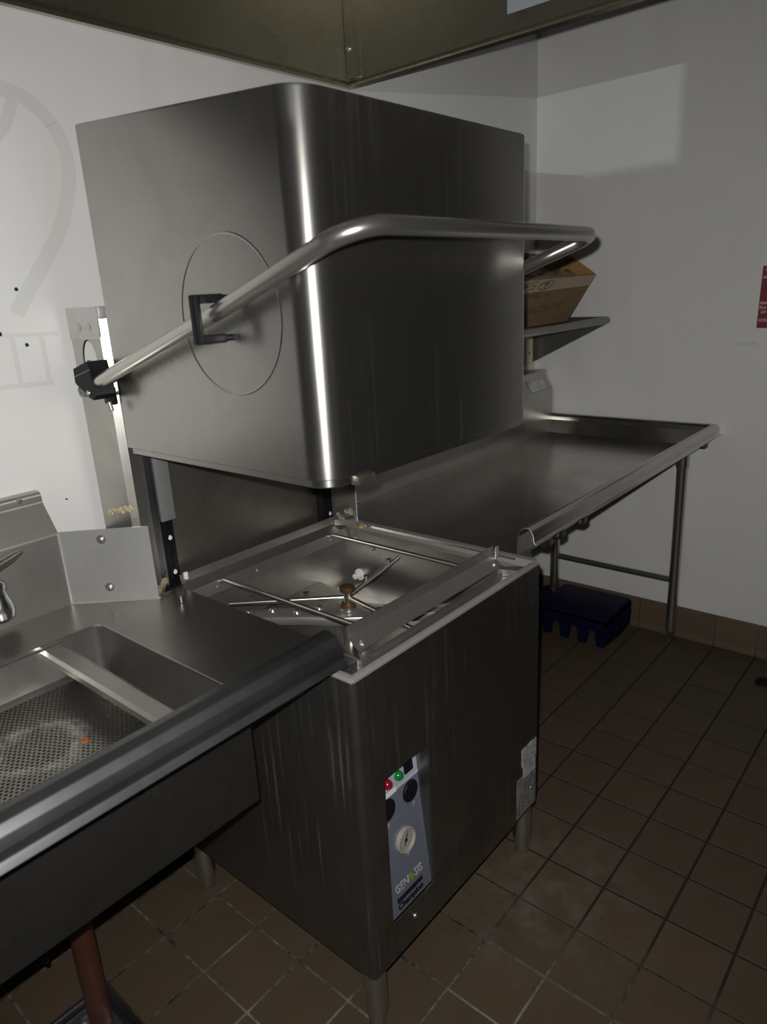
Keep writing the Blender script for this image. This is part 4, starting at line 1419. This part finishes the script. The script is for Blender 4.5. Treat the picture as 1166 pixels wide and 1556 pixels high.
for (s0, s1, t0, t1) in ((-0.1, 0.20, 0.585, 0.60), (-0.08, -0.02, 0.585, 0.66)):
    A = [bm.verts.new(fp_(a_, b_, 0.0006)) for a_, b_ in ((s0, t0), (s1, t0), (s1 + 0.03, t1), (s0 + 0.03, t1))]
    bm.faces.new(A)
pm = finish('printed_mark', bm, M['ink'], fw_)
pm['kind'] = 'stuff'
bm = bmesh.new()
A = [bm.verts.new(fp_(a_, b_, 0.0005)) for a_, b_ in ((-0.02, 0.605), (0.18, 0.605), (0.215, 0.675), (0.02, 0.675))]
bm.faces.new(A)
A = [bm.verts.new(p) for p in [fp_(0.32 + 0.045 * math.cos(k), 0.63 + 0.045 * math.sin(k), 0.0005) for k in [2 * math.pi * q / 12 for q in range(12)]]]
bm.faces.new(A)
pm = finish('printed_mark', bm, plain('brown_print', (0.13, 0.10, 0.06, 1), 0.8), fw_)
pm['kind'] = 'stuff'
# crumpled packing paper inside
bm = bmesh.new()
random.seed(4)
grid = {}
for i in range(15):
    for j in range(7):
        fx, fy = i / 14, j / 6
        grid[i, j] = bm.verts.new((1.31 + 0.405 * fx, 0.535 + 0.17 * fy, 1.455 + 0.055 * fy + random.uniform(-0.014, 0.016) - 0.02 * (fx > 0.93)))
for i in range(14):
    for j in range(6):
        bm.faces.new((grid[i, j], grid[i + 1, j], grid[i + 1, j + 1], grid[i, j + 1]))
r = bmesh.ops.extrude_face_region(bm, geom=bm.faces[:])
bmesh.ops.translate(bm, verts=[g for g in r['geom'] if isinstance(g, bmesh.types.BMVert)], vec=(0, 0, -0.03))
finish('packing_paper', bm, M['paperfill'], BXL, angle=25)

# ------------------------------------------------------------------ red sign on the right wall
SG = thing('safety_sign', (WX, -0.12, 1.353), 'small red sign with white capitals on the right wall at the frame edge', 'sign')
bm = bmesh.new()
add_prism(bm, 'x', [(-0.0345, 1.4565), (-0.0315, 1.2495), (-0.215, 1.247), (-0.218, 1.454)], WX - 0.002, WX)
sb_ = finish('sign_board', bm, M['sign'], SG)
for body, z, y in (('D', 1.4445, -0.0445), ('MA', 1.4185, -0.0385), ('MAG', 1.3335, -0.0365), ('PLA', 1.3185, -0.0355), ('LO', 1.3035, -0.0415), ('CON', 1.2755, -0.0365)):
    text_mesh('lettering', body, 0.0125, (WX - 0.0024, y, z), (0, -1, 0), (0, 0, 1), M['signtext'], sb_, 0.0003, None, 'LEFT', 0.0, 0.0004)

# ------------------------------------------------------------------ exhaust canopy overhead
EC = thing('exhaust_canopy', (-0.4, 0.24, 2.0), 'steel exhaust canopy hanging over the dishwasher at the ceiling', 'canopy')
cx0, cx1, cy0, cy1, cz0, cz1 = -1.75, 0.780, -0.45, 0.832, 2.0, 2.52
box('back_panel', (cx0, cx1 - 0.004, cy1 - 0.004, cy1, cz0, cz1), M['canopy'], EC)
box('right_panel', (cx1 - 0.004, cx1, cy0, cy1, cz0, cz1), M['canopy'], EC)
box('left_panel', (cx0 - 0.004, cx0, cy0, cy1, cz0, cz1), M['canopy'], EC)
box('front_panel', (cx0, cx1 - 0.004, cy0 - 0.004, cy0, cz0, cz1), M['canopy'], EC)
box('top_panel', (cx0, cx1, cy0, cy1, cz1, cz1 + 0.004), M['canopy'], EC)
bm = bmesh.new()
add_prism(bm, 'y', [(cx1 + 0.002, cz0 - 0.003), (cx1 + 0.002, cz0 + 0.02), (cx1, cz0 + 0.02), (cx1 - 0.004, cz0 + 0.016), (cx1 - 0.012, cz0 + 0.004), (cx1 - 0.012, cz0)], cy0, cy1)
finish('drip_lip', bm, M['canopy'], EC)
bm = bmesh.new()
add_prism(bm, 'x', [(cy1 - 0.014, cz0 - 0.002), (cy1 - 0.014, cz0 + 0.006), (cy1 - 0.004, cz0 + 0.018), (cy1, cz0 + 0.02), (cy1, cz0 - 0.002)], cx0, cx1 - 0.012)
finish('drip_lip', bm, M['canopy'], EC)
# corner seam: folded flange with a screw
bm = bmesh.new()
add_box(bm, cx1 - 0.0075, cx1 - 0.004, cy1 - 0.058, cy1 - 0.005, cz0 + 0.02, cz1 - 0.002)
add_box(bm, cx1 - 0.0085, cx1 - 0.004, cy1 - 0.030, cy1 - 0.005, cz0 + 0.02, cz1 - 0.002)
sm_ = finish('corner_seam', bm, M['canopy'], EC)
lathe('seam_screw', [(0.007, 0), (0.007, 0.002), (0.004, 0.004), (0.0025, 0.010), (0, 0.011)], (cx1 - 0.0085, cy1 - 0.018, 2.095), M['bolt'], sm_, (-1, 0, 0), 12)
ck = box('canopy_sticker', (cx1 - 0.0050, cx1 - 0.004, 0.09, 0.309, 2.052, 2.19), M['sticker'], EC)
ck['label'] = 'pale bluish sticker'

# ------------------------------------------------------------------ blue crate on the floor
BC = thing('plastic_crate', (1.73, 0.53, 0.0), 'dark navy plastic crate standing upside down under the clean dish table', 'crate')
c0x, c1x, c0y, c1y, ch = 1.596, 1.858, 0.345, 0.745, 0.128
bm = bmesh.new()
poly = rrect(c0x, c1x, c0y, 0.655, (0.018, 0.018, 0.03, 0.03), 4)
add_prism(bm, 'z', poly, ch - 0.022, ch)
es = [e for e in bm.edges if all(abs(v.co.z - ch) < 1e-5 for v in e.verts) and len(e.link_faces) == 2 and e.calc_face_angle(0) > 0.8]
bmesh.ops.bevel(bm, geom=es, offset=0.007, segments=2, affect='EDGES', profile=0.5)
finish('crate_base', bm, M['blue'], BC)
bm = bmesh.new()
add_prism(bm, 'z', rrect(c0x + 0.004, c1x - 0.01, 0.64, c1y, (0.01, 0.01, 0.02, 0.02), 4), ch - 0.05, ch - 0.028)
finish('crate_step', bm, M['blue'], BC)
# toothed long sides: an upper band and tapering feet
for xa, xb in ((c0x, c0x + 0.016), (c1x - 0.016, c1x)):
    bm = bmesh.new()
    add_box(bm, xa, xb, c0y, 0.655, ch - 0.062, ch - 0.008, 0.003, 1)
    add_box(bm, xa + 0.002, xb, 0.64, c1y, ch - 0.076, ch - 0.03, 0.003, 1)
    finish('crate_wall', bm, M['blue'], BC)
    for yy in (0.368, 0.448, 0.528, 0.610, 0.700):
        bm = bmesh.new()
        add_prism(bm, 'x', [(yy - 0.026, ch - 0.055), (yy - 0.017, 0.0), (yy + 0.017, 0.0), (yy + 0.026, ch - 0.055)], xa, xb)
        finish('crate_foot', bm, M['blue'], BC)
# short end facing the camera, with two square openings
bm = bmesh.new()
zs = [0.0, 0.018, 0.050, 0.062, 0.100, ch - 0.008]
for (a, b, c, d) in ((c0x + 0.03, c0x + 0.075, 0.012, 0.11), (c0x + 0.095, c0x + 0.150, 0.0, 0.11), (c0x + 0.180, c0x + 0.215, 0.0, 0.115), (c0x + 0.225, c1x, 0.014, 0.115)):
    add_box(bm, a, b, c0y, c0y + 0.016, c, d, 0.003, 1)
add_box(bm, c0x, c1x, c0y, c0y + 0.016, ch - 0.036, ch - 0.008, 0.003, 1)
add_box(bm, c0x + 0.03, c0x + 0.225, c0y + 0.001, c0y + 0.015, 0.0, 0.022, 0.003, 1)
add_box(bm, c0x + 0.03, c0x + 0.225, c0y + 0.001, c0y + 0.015, 0.052, 0.064, 0.003, 1)
finish('crate_end', bm, M['blue'], BC)
bm = bmesh.new()
add_box(bm, c0x, c1x, c1y - 0.016, c1y, 0.02, ch - 0.03, 0.003, 1)
finish('crate_end', bm, M['blue'], BC)

# ------------------------------------------------------------------ floor sink under the dish table
FS = thing('floor_sink', (-0.60, 0.475, 0.0), 'square stainless floor sink set in the tiles below the brown drain pipe', 'drain')
bm = bmesh.new()
o_ = [(DX0 + 0.001, DX1 - 0.001, DY0 + 0.001, DY1 - 0.001, 0.004), (DX0 + 0.003, DX1 - 0.003, DY0 + 0.003, DY1 - 0.003, 0.0065), (DX0 + 0.012, DX1 - 0.012, DY0 + 0.012, DY1 - 0.012, 0.0065),
      (DX0 + 0.018, DX1 - 0.018, DY0 + 0.018, DY1 - 0.018, 0.002), (DX0 + 0.026, DX1 - 0.026, DY0 + 0.026, DY1 - 0.026, 0.000), (DX0 + 0.034, DX1 - 0.034, DY0 + 0.034, DY1 - 0.034, -0.010), (DX0 + 0.06, DX1 - 0.06, DY0 + 0.06, DY1 - 0.06, -0.10)]
rows = []
for (a, b, c, d, z) in [(DX0 + 0.001, DX1 - 0.001, DY0 + 0.001, DY1 - 0.001, -0.02)] + o_:
    rows.append([bm.verts.new(p) for p in ((a, c, z), (b, c, z), (b, d, z), (a, d, z))])
for p, q in zip(rows, rows[1:]):
    for k in range(4):
        bm.faces.new((p[k], p[(k + 1) % 4], q[(k + 1) % 4], q[k]))
bm.faces.new(rows[-1])
finish('sink_frame', bm, M['chrome'], FS)
bm = bmesh.new()
torus(bm, (-0.575, 0.455, -0.004), 0.085, 0.009, (0, 0, 1), 40, 8)
for k in range(8):
    a = 2 * math.pi * k / 8
    add_tube(bm, [(-0.575 + 0.085 * math.cos(a), 0.455 + 0.085 * math.sin(a), -0.004), (-0.575 + 0.07 * math.cos(a), 0.455 + 0.07 * math.sin(a), -0.098)], 0.004, 6)
finish('strainer_ring', bm, M['chrome'], FS)

# small black rubber ring on the floor at the right
bm = bmesh.new()
torus(bm, (1.672, -0.222, 0.008), 0.017, 0.008, (0, 0, 1), 24, 10)
rg = finish('rubber_ring', bm, M['black'], origin=(1.672, -0.222, 0.0))
tag(rg, 'small black rubber ring lying on the floor tiles near the right wall', 'ring')

for o in bpy.data.objects:
    if 'org' in o:
        del o['org']
